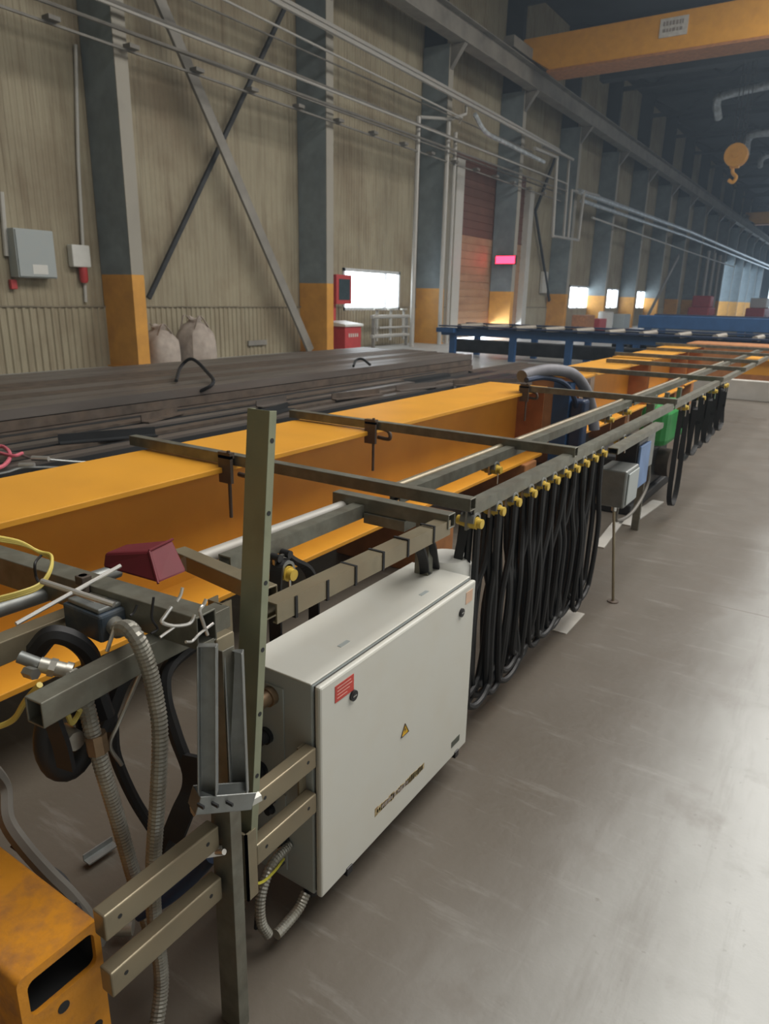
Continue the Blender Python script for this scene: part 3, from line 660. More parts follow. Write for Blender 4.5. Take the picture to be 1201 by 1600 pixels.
# cross girder and pale slab at the end of the row
tag(MB().box((-2.55, 13.4, 0), (3, 13.6, .33)).build('low_wall', 'conc', bev=.01), 'low whitish slab closing the row at the right', 'slab')
t = thing('crane_girder', (0.5, 14.6, .3), 'orange girder lying across the hall behind the low whitish slab', 'girder')
MB().box((-1.7, 14.3, .36), (3.4, 14.9, .62)).build('web', 'orange', t); MB().box((-1.7, 14.2, .62), (3.4, 15.0, .645)).build('top_flange', 'orange', t)
for x in (-1.3, 1, 3): MB().box((x-.1, 14.3, 0), (x+.1, 14.9, .36)).build('foot', 'wood', t)
tag(MB().box((-2.9, 15.5, 0), (-1.2, 16.6, .80)).build('crate', 'wood', bev=.02), 'brown crate beyond the last orange girder', 'crate')

# ================================================================== FESTOON RACK
RXN = -.96      # near rail line
ZB = .95        # top of the cross arms
arms = [(1.94, -2.58, -.925, 'nearest the camera, crossing the nearest girder'), (2.94, -2.53, -.93, 'second from the camera, over the girder'), (4.93, -2.03, -.93, 'third from the camera, by the girder end'),
        (6.75, -2.32, -.92, 'fourth from the camera'), (9.2, -2.55, -.92, 'fifth from the camera'), (12.0, -2.70, -.92, 'last in the row'), (8.0, -2.3, -.90, 'between the fourth and fifth'), (10.6, -2.5, -.9, 'between the fifth and last')]
for i, (y, xa, xb, lb) in enumerate(arms):
    t = thing('cross_arm', (xa, y, ZB-.02), 'grey square steel cross arm, '+lb, 'rail')
    MB().hollow((xa, y, ZB-.02), (xb, y, ZB-.02), .04, .042).build('tube', 'steel', t, bev=.002)
    if i < 3:
        c = MB(); xc = -1.98
        c.box((xc-.03, y-.045, ZB-.012), (xc+.035, y-.02, ZB+.012)); c.box((xc-.03, y-.045, .84), (xc+.035, y-.03, ZB)); c.cyl((xc+.02, y-.037, .70), (xc+.02, y-.037, ZB+.02), .007, 8)
        c.build('clamp', 'scrap', t)
        c = MB(); c.tube(crv([(xc-.02, y+.035, ZB-.04), (xc+.06, y+.035, ZB-.05), (xc+.07, y+.035, .86), (xc+.0, y+.035, .86)]), .01, 8); c.build('hook_bolt', 'scrap', t)
# short double arm under the first one
t = thing('cross_arm', (-1.35, 1.70, .9), 'short grey steel cross arm just before the nearest long one', 'rail')
MB().hollow((-1.33, 1.76, .925), (-.905, 1.76, .925), .042, .045).build('tube', 'steel', t, bev=.002)
MB().box((-1.2, 1.73, .87), (-1.05, 1.80, .902)).build('bracket', 'steel', t)
# long rails (square C rails), segment by segment between the arms
def crail(x, z, y0, y1, label, m='steel', w=.042, h=.042):
    b = MB(); b.chan((x, y0, z), (x, y1, z), w, h, .004, lip=.012)
    return tag(b.build('festoon_rail', m), label, 'rail')
segs = [(1.98, 4.91, 'from the nearest cross arm to the third one'), (4.95, 6.73, 'from the third to the fourth cross arm'), (6.77, 9.18, 'from the fourth to the fifth cross arm'), (9.22, 12.6, 'beyond the fifth cross arm')]
for (a, b_, lb) in segs: crail(RXN, .90, a, b_, 'right-hand grey festoon rail '+lb)
for (a, b_, lb) in [(1.95, 4.9, segs[0][2]), (4.95, 6.73, segs[1][2]), (6.77, 9.18, segs[2][2]), (9.22, 12.6, segs[3][2])]:
    crail(-1.225, .90, a, b_, 'middle grey festoon rail '+lb)
crail(-1.225, .905, 1.16, 1.75, 'middle grey festoon rail, first short piece behind the leaning strut')
tag(MB().tube([(-1.30, 1.10, .905), (-1.29, 1.74, .905)], .019, 12).build('pale_tube', 'pipe', smooth=True), 'pale round tube beside the middle rail, near the red cover', 'tube')
tag(MB().tube([(-1.275, 1.98, .91), (-1.275, 4.9, .91)], .016, 12).build('pale_tube', 'steel_b', smooth=True), 'long round tube beside the middle rail, past the nearest cross arm', 'tube')
tag(MB().tube([(-1.275, 4.96, .91), (-1.275, 9.1, .91)], .016, 12).build('pale_tube', 'steel_b', smooth=True), 'long round tube beside the middle rail, past the third cross arm', 'tube')
# first short near rail with black tie bands
t = thing('festoon_rail', (RXN+.03, 1.35, .9), 'short near rail with black tie bands above the grey cabinet', 'rail')
MB().chan((RXN+.03, 1.0, .915), (RXN+.03, 1.76, .905), .042, .045, .004, lip=.012).build('channel', 'steel_b', t)
for y in (1.06, 1.17, 1.28, 1.40, 1.52, 1.66): 
    b = MB(); b.hollow((RXN+.03, y-.004, .91), (RXN+.03, y+.004, .91), .047, .050, .003); b.build('tie_band', 'black', t)
# link bar between rails by the red cover
tag(MB().hollow((-1.36, 1.13, .905), (-1.0, 1.08, .905), .042, .042).build('link_bar', 'steel_b', bev=.002), 'short brown link bar between the red cover and the leaning strut', 'rail')
# beam K and lower bars on the left
tag(MB().hollow((-2.0, .795, .915), (-.975, .868, .915), .055, .07, .004).build('cross_beam', 'steel', bev=.003), 'thick grey-green cross beam running out of the left edge', 'rail')
tag(MB().hollow((-1.065, .555, .858), (-1.085, .80, .858), .045, .05, .004).build('rail_stub', 'steel', bev=.002), 'short grey rail stub with its end facing the camera, left foreground', 'rail')
tag(MB().hollow((-1.085, .80, .858), (-1.09, 1.02, .858), .045, .05, .004).build('rail_stub', 'steel', bev=.002), 'short grey rail piece hidden under the thick cross beam', 'rail')
tag(MB().hollow((-1.32, .35, .86), (-1.33, .83, .86), .045, .05, .004).build('rail_stub', 'steel_b', bev=.002), 'brown rail stub leaving the left edge under the yellow wires', 'rail')
tag(MB().cyl((-1.46, .35, .89), (-1.43, 1.0, .89), .018, 12).build('pale_tube', 'zincd', smooth=True), 'dull round tube leaving the left edge below the thick beam', 'tube')

# posts
def strut(name, p0, p1, w, h, m, label, holes=6, up=(0, 1, 0), side=0):
    p0, p1 = V(p0), V(p1); t = thing(name, p0, label, 'post')
    b = MB(); d = (p1-p0).normalized(); u = V(up)
    b.chan(p0, p1, w, h, .003, up=(-u.x, -u.y, -u.z) if side else up); b.build('channel', m, t, bev=.001)
    sd = d.cross(u).normalized(); L = (p1-p0).length
    if sd.x < 0: sd = -sd
    for i in range(holes):
        q = p0+d*(L*(i+.6)/holes)
        MB().cyl(q+sd*(w/2-.001), q+sd*(w/2+.0008), .005, 10).build('bolt_hole', 'darker', t)
    return t
# leaning channel in front
pl = strut('leaning_strut', (-.905, .868, .38), (-.908, .972, 1.345), .056, .020, 'steel_y', 'tall leaning pale green-grey channel strut standing above the cabinet', 7, up=(0, -1, .12))
tag(MB().chan((-.893, .812, 0), (-.897, .822, .925), .055, .030, .003, up=(0, -1, 0)).build('upright_post', 'steel', bev=.001), 'vertical grey strut from the floor behind the leaning one', 'post')
MBp = MB().box((-.925, .850, .31), (-.875, .855, .48)); MBp.box((-.88, .850, .31), (-.875, .88, .48))
tag(MBp.build('fixing_plate', 'steel_b'), 'brown angle plate at the foot of the leaning strut', 'plate')
t = strut('upright_post', (-1.04, 1.84, 0), (-1.04, 1.84, .885), .05, .03, 'steel', 'vertical strut behind the grey cabinet, under the nearest cross arm', 7, up=(0, -1, 0))
tag(MB().chan((-1.11, 1.03, 0), (-1.11, 1.03, .885), .045, .03, .003, up=(0, -1, 0)).build('upright_post', 'steel_b'), 'slim vertical strut left of the leaning one, under the link bar', 'post')
t = strut('upright_post', (-1.10, 4.98, 0), (-1.10, 4.98, .90), .05, .03, 'steel', 'vertical strut under the third cross arm', 6, up=(0, -1, 0))

# arms carrying the cabinet
def flat_arm(z, y0, y1, lb):
    t = thing('cabinet_rail', (-.905, y0, z), lb, 'rail')
    MB().prof((-.905, y0, z), (-.905, y1, z), [(-.016,-.027),(.016,-.027),(.016,.027),(-.016,.027)]).build('channel', 'steel_b', t, bev=.003)
    for y in (y0+.03, y1-.03): MB().cyl((-.89, y, z+.004), (-.8885, y, z+.004), .0045, 10).build('bolt_hole', 'darker', t)
    return t
flat_arm(.515, .53, .792, 'upper brown steel arm from the orange box to the struts')
flat_arm(.388, .53, .792, 'lower brown steel arm from the orange box to the struts')
flat_arm(.515, .895, 1.10, 'upper brown steel arm from the strut to the grey cabinet')
flat_arm(.388, .895, 1.10, 'lower brown steel arm from the strut to the grey cabinet')
tag(MB().box((-.927, 1.075, .35), (-.922, 1.10, .54)).build('fixing_plate', 'steel_b'), 'narrow plate joining both arms to the cabinet side', 'plate')

# U bracket
t = thing('cantilever_bracket', (-.95, .82, .5), 'U-shaped galvanised bracket with two tall prongs in front of the struts', 'bracket')
A0, A1 = at(324, 1008, x=-.865), at(325, 1240, x=-.845); B0, B1 = at(365, 1018, x=-.865), at(374, 1240, x=-.845)
for (a, c, lb) in ((A0, A1, 'prong'), (B0, B1, 'prong')):
    MB().chan(a, c, .034, .024, .003, up=(-.6, .8, 0)).build(lb, 'zincd', t, bev=.0015)
c0, c1 = at(303, 1250, x=-.86), at(390, 1243, x=-.82)
MB().chan(c0, c1, .04, .036, .003, up=(0, 0, -1)).build('foot_plate', 'zincd', t, bev=.002)
b = MB()
for px in (328, 350, 372):
    q = at(px, 1250-(px-310)*.08, x=-.845+(px-303)*.00046); q.y -= .022; b.box(q-V((.008, .002, .003)), q+V((.008, .002, .003)))
b.build('slot', 'darker', t)
for px, py, xx in ((308, 1262, -.87), (396, 1248, -.83)):
    q = at(px, py, x=xx); MB().cyl(q-V((0, .011, 0)), q+V((.005, .011, 0)), .011, 6).build('bolt', 'zinc', t)
q = at(334, 1330, x=-.905); b = MB(); b.cyl(q-V((.01, .012, 0)), q+V((.012, .012, 0)), .011, 6); b.cyl(q-V((.02, .0, .012)), q+V((.03, .0, .014)), .006, 8)
tag(b.build('cable_lug', 'bulb'), 'shiny bolt with cable lug by the lower left arm', 'bolt')

# ================================================================== CONTROL CABINET
X0, X1, YL, YR, ZL, ZH = -1.115, -.88, 1.105, 1.90, .098, .698
t = thing('control_cabinet', ((X0+X1)/2, (YL+YR)/2, ZL), 'large light grey control cabinet with a yellow warning triangle, hanging from the arms', 'electric cabinet')
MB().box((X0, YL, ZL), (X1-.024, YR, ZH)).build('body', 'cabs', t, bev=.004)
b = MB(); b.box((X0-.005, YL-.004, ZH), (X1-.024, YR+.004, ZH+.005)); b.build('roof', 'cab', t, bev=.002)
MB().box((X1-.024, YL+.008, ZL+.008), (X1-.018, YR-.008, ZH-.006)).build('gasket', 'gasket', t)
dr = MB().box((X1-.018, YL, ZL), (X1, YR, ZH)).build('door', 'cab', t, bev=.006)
def on_door(p, w, h): # rectangle lying on the door, p = centre (y, z)
    return MB().box((X1, p[0]-w/2, p[1]-h/2), (X1+.0012, p[0]+w/2, p[1]+h/2))
def dpt(px, py): q = at(px, py, x=X1); return q.y, q.z
for px, py in ((551, 1086), (720, 957)):
    y, z = dpt(px, py); l = MB(); l.cyl((X1, y, z), (X1+.006, y, z), .014, 20); l.cyl((X1+.006, y, z), (X1+.007, y, z), .009, 16); lo = l.build('lock', 'blackp', dr, smooth=True)
    l = MB(); l.box((X1+.007, y-.007, z-.0015), (X1+.0075, y+.007, z+.0015)); l.build('key_slot', 'zinc', dr)
y, z = dpt(537, 1076); l = on_door((y+.002, z), .075, .044).build('warning_label', 'redl', dr)
q = MB()
for r_ in range(4):
    w_ = [.055, .06, .05, .04][r_]; q.box((X1+.0012, y-.028, z+.013-r_*.009), (X1+.0016, y-.028+w_, z+.0155-r_*.009))
q.build('lettering', mat('pale_red_ink', (.72, .35, .3), .7), dr)
y, z = dpt(735, 928); on_door((y-.01, z-.005), .045, .04).build('warning_label', mat('peach_label', (.62, .42, .30), .6), dr)
y, z = dpt(632, 1139); s = .018
b = MB(); b.add([(X1+.0012, y-s*1.15, z-s), (X1+.0012, y+s*1.15, z-s), (X1+.0012, y, z+s), (X1, y-s*1.15, z-s), (X1, y+s*1.15, z-s), (X1, y, z+s)], [(0,1,2),(3,5,4),(0,3,4,1),(1,4,5,2),(2,5,3,0)])
tri = b.build('warning_triangle', mat('warning_yellow', (.72, .42, .02), .5), dr)
b = MB(); e = X1+.0016
b.add([(e, y+.003, z+.010), (e, y-.005, z-.003), (e, y+.0005, z-.003), (e, y-.003, z-.014), (e, y+.006, z+.000), (e, y+.0005, z+.000)], [(0,1,2,3,4,5)]); b.build('lightning_symbol', 'ink', dr)
fr = MB()
P3 = [V((e, y-s*1.15, z-s)), V((e, y+s*1.15, z-s)), V((e, y, z+s))]
for i in range(3): fr.bar(P3[i], P3[(i+1) % 3], .0012, .0022, up=(1, 0, 0))
fr.build('triangle_border', 'ink', dr)
y, z = dpt(711, 1158); on_door((y, z), .055, .022).build('name_plate', mat('dark_nameplate', (.10, .11, .09), .4, .3), dr)
# glue residue strip
ya, za = dpt(588, 1268); yb_, zb_ = dpt(660, 1198); rnd = random.Random(2)
b = MB(); n = 26
for i in range(n):
    f = i/(n-1); y = ya+(yb_-ya)*f; z = za+(zb_-za)*f; hh = rnd.uniform(.006, .013)
    b.box((X1, y-.0085, z-hh), (X1+.0006, y+.0085, z+hh*rnd.uniform(.7, 1.1)))
b.build('glue_residue', 'tape', dr)
b = MB()
for i in range(9): f = i/8; y = ya+.03+(yb_-ya-.12)*f; z = za+(zb_-za)*(f*.7+.08); b.box((X1+.0006, y-.006, z-rnd.uniform(.003, .008)), (X1+.0009, y+rnd.uniform(.002, .009), z+rnd.uniform(.002, .008)))
b.build('glue_residue', 'ink2', dr)
for px, py in ((545, 1360), (712, 1178)):
    y, z = dpt(px, py); MB().box((X1-.03, y-.013, ZL-.012), (X1+.004, y+.013, ZL+.012)).build('hinge', 'blackp', t, bev=.002)
b = MB()
for px, py in ((537, 1006), (662, 927)):
    q = at(px, py, z=ZH+.005); b.box((q.x-.006, q.y-.02, ZH+.005), (q.x+.006, q.y+.02, ZH+.0062))
b.build('eyelet_cover', 'cabs', t)
# side gland plate
sp = MB().box((X0+.03, YL-.003, .40), (X0+.125, YL, .66)).build('gland_plate', 'cabs', t, bev=.002)
MB().box((X0+.03, YL-.003, .13), (X0+.125, YL, .36)).build('gland_plate', 'cabs', t, bev=.002)
def gland(x, z, r, l, m, nm='cable_gland', sides=14):
    b = MB(); b.tube([(x, YL-.001, z), (x, YL-l*.4, z), (x, YL-l*.4, z), (x, YL-l, z)], [r, r, r*.8, r*.75], sides); return b.build(nm, m, t, smooth=True)
for px, py, r, l, m in ((425, 1085, .024, .05, 'brass'), (418, 1147, .022, .035, 'blackp'), (410, 1200, .022, .03, 'blackp'), (425, 1245, .016, .03, 'blackp'), (447, 1310, .013, .03, 'blackp'), (425, 1262, .014, .02, 'blackp')):
    q = at(px, py, y=YL); gland(q.x, q.z, r, l, m)
b = MB(); b.cyl((X1-.05, YL+.02, ZL), (X1-.05, YL+.02, ZL-.02), .02, 12); b.build('cable_gland', 'blackp', t)
# conduit loops under the cabinet side
q0 = at(470, 1330, x=-.99)
t2 = conduit('flexible_conduit', [at(452, 1320, x=-.98), at(425, 1350, x=-.97), at(408, 1400, x=-.96), at(408, 1440, x=-.95), at(420, 1462, x=-.94)], .013, 'hose', .008)
tag(t2, 'ribbed conduit curving down below the cabinet, left one', 'conduit')
t2 = conduit('flexible_conduit', [at(478, 1395, x=-.93), at(466, 1420, x=-.93), at(446, 1445, x=-.93), at(430, 1462, x=-.93)], .014, 'alu', .008)
tag(t2, 'pale ribbed conduit end below the cabinet, right one', 'conduit')
tag(MB().tube(crv([at(385, 1380, x=-.93), at(408, 1379, x=-.93), at(428, 1362, x=-.95), at(443, 1342, x=-.97)]), .0035, 6).build('earth_wire', 'wire', smooth=True), 'yellow-green earth wire curving beside the cabinet foot', 'wire')
tag(MB().tube(crv([at(443, 1345, x=-.97), at(420, 1370, x=-.98), at(405, 1400, x=-.99), at(400, 1450, x=-1.0)]), .006, 8).build('cable', 'black', smooth=True), 'thin black cable dropping from the cabinet side glands', 'cable')
# dome on far end
t = thing('beacon_cover', (-1.03, 1.99, .62), 'white rounded cover peeping over the far end of the cabinet', 'cover')
b = MB(); b.tube([(-1.03, 1.98, .60), (-1.03, 1.98, .70), (-1.03, 1.98, .722), (-1.03, 1.98, .728)], [.085, .085, .07, .03], 24); b.build('dome', 'white', t, smooth=True)
tag(MB().box((-1.06, 1.905, .585), (-1.0, 2.0, .60)).build('shelf_bracket', 'steel'), 'small bracket behind the cabinet holding the white cover', 'bracket')

# ================================================================== FESTOON TROLLEYS AND CABLES
def make_trolley():
    t = thing('cable_trolley', (RXN, 0, .90), '', 'trolley', 'cable trolleys bunched on the right-hand rail')
    b = MB(); b.box((RXN-.004, -.03, .83), (RXN+.004, .03, .90)); b.build('bracket', 'zinc', t)
    b = MB()
    for y in (-.02, .02): b.cyl((RXN-.016, y, .898), (RXN+.016, y, .898), .011, 12)
    b.build('wheel', 'blackp', t, smooth=True)
    b = MB(); b.tube([(RXN-.005, 0, .852), (RXN+.045, 0, .852)], .016, 14); b.tube([(RXN-.045, 0, .852), (RXN-.005, 0, .852)], .016, 14); b.tube([(RXN-.028, 0, .852), (RXN+.028, 0, .852)], .021, 14)
    b.build('roller', 'yellow', t, smooth=True)
    b = MB(); b.ribbon(crv([(RXN+.0, -.025, .855), (RXN, -.018, .876), (RXN, 0, .883), (RXN, .018, .876), (RXN, .025, .855)], 4), .05, .008, (1, 0, 0)); b.build('saddle', 'zincd', t)
    b = MB(); b.cyl((RXN+.03, 0, .79), (RXN+.03, 0, .84), .003, 6); b.build('bolt', 'zinc', t)
    return t
ty = [1.995, 2.17, 2.31, 2.46, 2.59, 2.71, 2.84, 2.96, 3.09, 3.22, 3.36]
tr0 = make_trolley(); lb0 = 'cable trolley with yellow roller, %s counted from the cabinet end'
for i, y in enumerate(ty):
    l = lb0 % order[i]
    if i == 0: tr0['label'] = l; tr0.location.y = y; src = tr0
    else: copy_tree(tr0, (RXN, y, .90), l)
# single trolleys on the other rails
lbs = [('cable trolley with yellow roller on the middle rail, above the cabinet', -1.19, 1.33, .885), ('cable trolley on the middle rail past the nearest cross arm, left of the black loops', -1.225, 2.73, .90),
       ('cable trolley on the middle rail past the second cross arm', -1.225, 4.4, .90), ('cable trolley on the middle rail just before the third cross arm', -1.225, 4.8, .90), ('cable trolley on the middle rail past the third cross arm', -1.225, 5.6, .90),
       ('cable trolley on the right-hand rail by the meter stand', RXN, 3.75, .90), ('cable trolley on the right-hand rail near the green motor cover', RXN, 5.3, .90), ('cable trolley on the right-hand rail, fourth bay', RXN, 7.1, .90)]
for l, x, y, z in lbs:
    c = copy_tree(tr0, (x, y, z), l); c['group'] = 'single cable trolleys spread over the rails'
def loop_pts(y0, y1, zb, x, sw=0, zt=.86, bulge=.0):
    P = []; r = (y1-y0)/2; yc = (y0+y1)/2
    P += [(x, y0, zt), (x+sw*.3, y0-bulge*.3, zt-.2), (x+sw, y0-bulge, zb+.38), (x+sw*.8, y0-bulge*.9, zb+.2)]
    for k in range(1, 8):
        a = math.pi*k/8; P.append((x+sw*.5, yc-(r+bulge*.8)*math.cos(a), zb+.09-(.09)*math.sin(a)))
    P += [(x-sw*.2, y1+bulge*.9, zb+.2), (x-sw*.3, y1+bulge, zb+.38), (x, y1+bulge*.3, zt-.2), (x, y1, zt)]
    return crv(P, 5)
fc_ = thing('festoon_cable', (RXN, 2.6, .86), 'black festoon cable hanging in a row of long loops beyond the cabinet', 'cable')
rnd = random.Random(8)
for i in range(len(ty)-1):
    for k, dx in enumerate((-.028, -.002, .024)):
        zb = .09+rnd.uniform(-.02, .02)+k*.015+(.05 if k == 1 else 0); bl = rnd.uniform(.01, .10)
        MB().tube(loop_pts(ty[i]+.008, ty[i+1]-.008, zb, RXN+dx, rnd.uniform(-.03, .04), bulge=bl), .0125, 8).build('cable_loop', 'black', fc_, smooth=True)
def cable(pts, r, lb, m='black', nm='cable', n=8, cat='cable'):
    return tag(MB().tube(crv(pts, 8), r, n).build(nm, m, smooth=True), lb, cat)
# flat tails
def flat(pts, w, lb, side=(1, .3, 0), t_=.010):
    return tag(MB().ribbon(crv(pts, 8), w, t_, side).build('flat_cable', 'black'), lb, 'cable')
flat([(-.97, 1.99, .86), (-.985, 1.97, .7), (-.99, 1.985, .5), (-.99, 1.99, .25), (-1.02, 2.1, .1)], .03, 'flat black cable tail dropping from the first trolley of the row')
flat([(-1.19, 1.34, .87), (-1.18, 1.30, .85), (-1.175, 1.285, .7), (-1.18, 1.3, .45), (-1.2, 1.35, .2)], .034, 'flat black cable folded over the middle-rail trolley above the cabinet, near half')
flat([(-1.19, 1.36, .87), (-1.16, 1.42, .80), (-1.16, 1.43, .6), (-1.17, 1.44, .3)], .03, 'flat black cable folded over the middle-rail trolley above the cabinet, far half')
flat([at(645, 832, x=-1.0), at(655, 855, x=-1.0), at(662, 880, x=-1.02), at(665, 930, x=-1.05)], .03, 'flat black cable strap falling behind the cabinet top, left one')
flat([at(668, 830, x=-1.0), at(676, 855, x=-1.0), at(680, 880, x=-1.02), at(690, 930, x=-1.05)], .022, 'flat black cable strap falling behind the cabinet top, right one')

# ================================================================== SECOND EQUIPMENT BY THE LOOPS
t = thing('junction_box', (-.93, 3.8, .5), 'grey junction box with wires under the rail end of the loops', 'junction box')
p = at(960, 775, x=-.9)
MB().box((-1.02, 3.62, .52), (-.87, 3.86, .72)).build('body', 'zincd', t, bev=.01)
MB().box((-.87, 3.64, .535), (-.862, 3.84, .705)).build('cover', 'cabs', t, bev=.004)
b = MB(); 
for y in (3.67, 3.74, 3.81): b.cyl((-.93, y, .49), (-.93, y, .52), .014, 10)
b.build('cable_gland', 'zinc', t)
t = thing('control_pendant', (-.9, 4.0, .7), 'black pendant box with a light blue side panel behind the junction box', 'control box')
MB().box((-1.02, 3.92, .58), (-.90, 4.12, .83)).build('body', 'blackp', t, bev=.01)
MB().box((-.90, 3.92, .56), (-.885, 4.14, .80)).build('side_panel', 'blueh', t, bev=.004)
t = thing('mounting_arm', (-.96, 3.8, .84), 'grey-green mounting arm running beside the rail above the junction box', 'rail')
MB().hollow((-.90, 3.40, .862), (-.90, 4.35, .862), .05, .03).build('tube', 'steel', t)
MB().box((-.93, 4.18, .62), (-.915, 4.36, .85)).build('plate', 'zincd', t)
t = thing('floor_rod', (-.863, 3.62, 0), 'thin rusty rod standing on the floor under the junction box', 'rod')
MB().cyl((-.863, 3.62, .006), (-.915, 3.62, .50), .0075, 8).build('rod', 'steel_b', t)
MB().cyl((-.863, 3.62, 0), (-.863, 3.62, .006), .03, 14).build('foot', 'scrap', t)
cable([(-.93, 3.74, .50), (-.94, 3.8, .40), (-.93, 4.1, .38), (-.92, 4.35, .5), (-.93, 4.3, .72)], .010, 'grey-black cable drooping from the junction box', 'tray')
# blue post with ring hose
t = thing('blue_stand', (-1.85, 5.5, 0), 'blue upright stand with a big grey hose arching over it, by the girder end', 'stand')
MB().box((-1.98, 5.50, 0), (-1.84, 5.62, .93)).build('post', 'blue', t, bev=.005)
MB().box((-1.84, 5.52, .05), (-1.72, 5.66, .80)).build('motor_body', 'blued', t, bev=.02)
MB().box((-2.1, 5.4, 0), (-1.6, 5.8, .03)).build('foot_plate', 'blued', t)
hp = [at(815, 588, x=-2.0), at(830, 583, x=-1.98), at(862, 578, x=-1.9), at(895, 585, x=-1.85), at(915, 610, x=-1.8), at(925, 645, x=-1.75), at(928, 672, x=-1.72)]
tag(MB().tube(crv(hp, 8), .045, 12).build('grey_hose', mat('bluish_grey_rubber', (.17, .17, .19), .6), smooth=True), 'thick grey hose arching over the blue stand', 'hose')
cable([at(822, 594, x=-1.95), at(850, 590, x=-1.92), at(880, 598, x=-1.85), at(896, 620, x=-1.8), at(905, 660, x=-1.78)], .02, 'thin dark hose inside the grey arching hose', 'blued', 'hose', cat='hose')
# green motor cover
t = thing('motor_cover', (-1.15, 5.85, .5), 'bright green rounded motor cover hanging under the rails', 'motor')
MB().box((-1.30, 5.55, .50), (-1.08, 6.30, .80)).build('cover', 'green', t, bev=.05)
b = MB(); b.cyl((-1.08, 5.95, .66), (-1.05, 5.95, .66), .05, 16); b.build('cap', 'darker', t, smooth=True)
for y in (5.70, 6.15): MB().bar((-1.15, y, .80), (-1.15, y, .90), .03, .05, up=(0, 1, 0)).build('hanger', 'steel', t)
t = thing('drive_machine', (-1.2, 6.0, 0), 'dark drive machine standing below the green cover', 'machine')
MB().box((-1.7, 5.3, 0), (-1.22, 6.6, .08)).build('base', 'darker', t, bev=.01)
MB().box((-1.65, 5.4, .08), (-1.25, 6.5, .42)).build('housing', 'darker', t, bev=.03)
b = MB(); b.cyl((-1.5, 6.2, .26), (-1.15, 6.2, .26), .12, 18); b.build('drum', 'scrap', t, smooth=True)
flat([(-.96, 5.3, .86), (-.96, 5.28, .6), (-.96, 5.3, .2), (-.95, 5.42, .12), (-.95, 5.5, .3), (-.96, 5.5, .84)], .035, 'black cable loop before the green cover')
for i, (a, b_, zb) in enumerate(((5.62, 5.92, .42), (6.25, 6.52, .42), (6.85, 7.12, .44))):
    tt = thing('festoon_cable', (RXN, (a+b_)/2, .86), 'black cable loop under the far rails, %s beyond the green cover' % order[i], 'cable', 'far cable loops')
    for dx in (-.03, .02):
        MB().ribbon(loop_pts(a, b_, zb+dx, RXN+dx, .02, bulge=.03), .035, .014, (1, .2, 0)).build('cable_loop', 'black', tt)
for i, y in enumerate((5.95, 6.5, 7.0)):
    c = copy_tree(tr0, (RXN, y, .90), 'cable trolley on the far right-hand rail, %s beyond the green cover' % order[i]); c['group'] = 'single cable trolleys spread over the rails'
# pale floor patches
for i, (a, w_, l_, lb) in enumerate(((at(880, 970, z=0), .16, .28, 'pale rectangular patch on the floor below the black loops'),)):
    tag(MB().box((a.x-w_, a.y-l_/2, 0), (a.x+w_*.4, a.y+l_/2, .004)).build('floor_plate', 'conc'), lb, 'plate')
for i, (pa, pb, w_, lb) in enumerate((((935, 855), (968, 812), .07, 'flat pale strip on the floor behind the rod, nearer piece'), ((975, 820), (1028, 783), .09, 'flat pale strip on the floor behind the rod, farther piece'))):
    A = at(*pa, z=.004); B = at(*pb, z=.004); tag(MB().bar(A, B, w_, .008).build('floor_strip', 'conc'), lb, 'strip')

# ================================================================== LEFT FOREGROUND
# orange end carriage
t = thing('end_carriage', (-1.05, .49, .25), 'worn orange steel end carriage with a rounded opening, bottom left corner', 'carriage')
cz = .478; yA, yB = .405, .557; xr = -.952
def rrect(y0, y1, z0, z1, r, n=4):
    o = []
    for cy, cz_, a0 in ((y1-r, z0+r, -90), (y1-r, z1-r, 0), (y0+r, z1-r, 90), (y0+r, z0+r, 180)):
        for k in range(n+1): a = math.radians(a0+90*k/n); o.append((cy+r*math.cos(a), cz_+r*math.sin(a)))
    return o
bm_o = rrect(yA, yB, .10, cz, .012); bm_i = rrect(yA+.016, yB-.012, .385, cz-.018, .014); n = len(bm_o)
b = MB(); k = len(b.v)
for (y, z) in bm_o: b.v.append((xr, y, z))
for (y, z) in bm_i: b.v.append((xr, y, z))
for i in range(n): j = (i+1) % n; b.f.append([i, j, n+j, n+i])
for (y, z) in bm_i: b.v.append((xr-.010, y, z))
for i in range(n): j = (i+1) % n; b.f.append([n+i, n+j, 2*n+j, 2*n+i])
for (y, z) in bm_o: b.v.append((xr-.7, y, z))
for i in range(n): j = (i+1) % n; b.f.append([j, i, 3*n+i, 3*n+j])
b.f.append(list(range(3*n, 4*n)))
b.build('housing', 'orange_old', t, smooth=True)
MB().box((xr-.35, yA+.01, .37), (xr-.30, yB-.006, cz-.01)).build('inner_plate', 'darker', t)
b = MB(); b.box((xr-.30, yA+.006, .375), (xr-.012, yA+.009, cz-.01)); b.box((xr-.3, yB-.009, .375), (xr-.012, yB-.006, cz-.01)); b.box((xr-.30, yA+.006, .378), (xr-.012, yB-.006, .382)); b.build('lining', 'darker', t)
b = MB()
for (y, z) in ((.475, .355), (.47, .30), (.53, .25), (.43, .25)): b.cyl((xr-.002, y, z), (xr+.0012, y, z), .011, 14)
b.build('bolt_hole', 'darker', t)
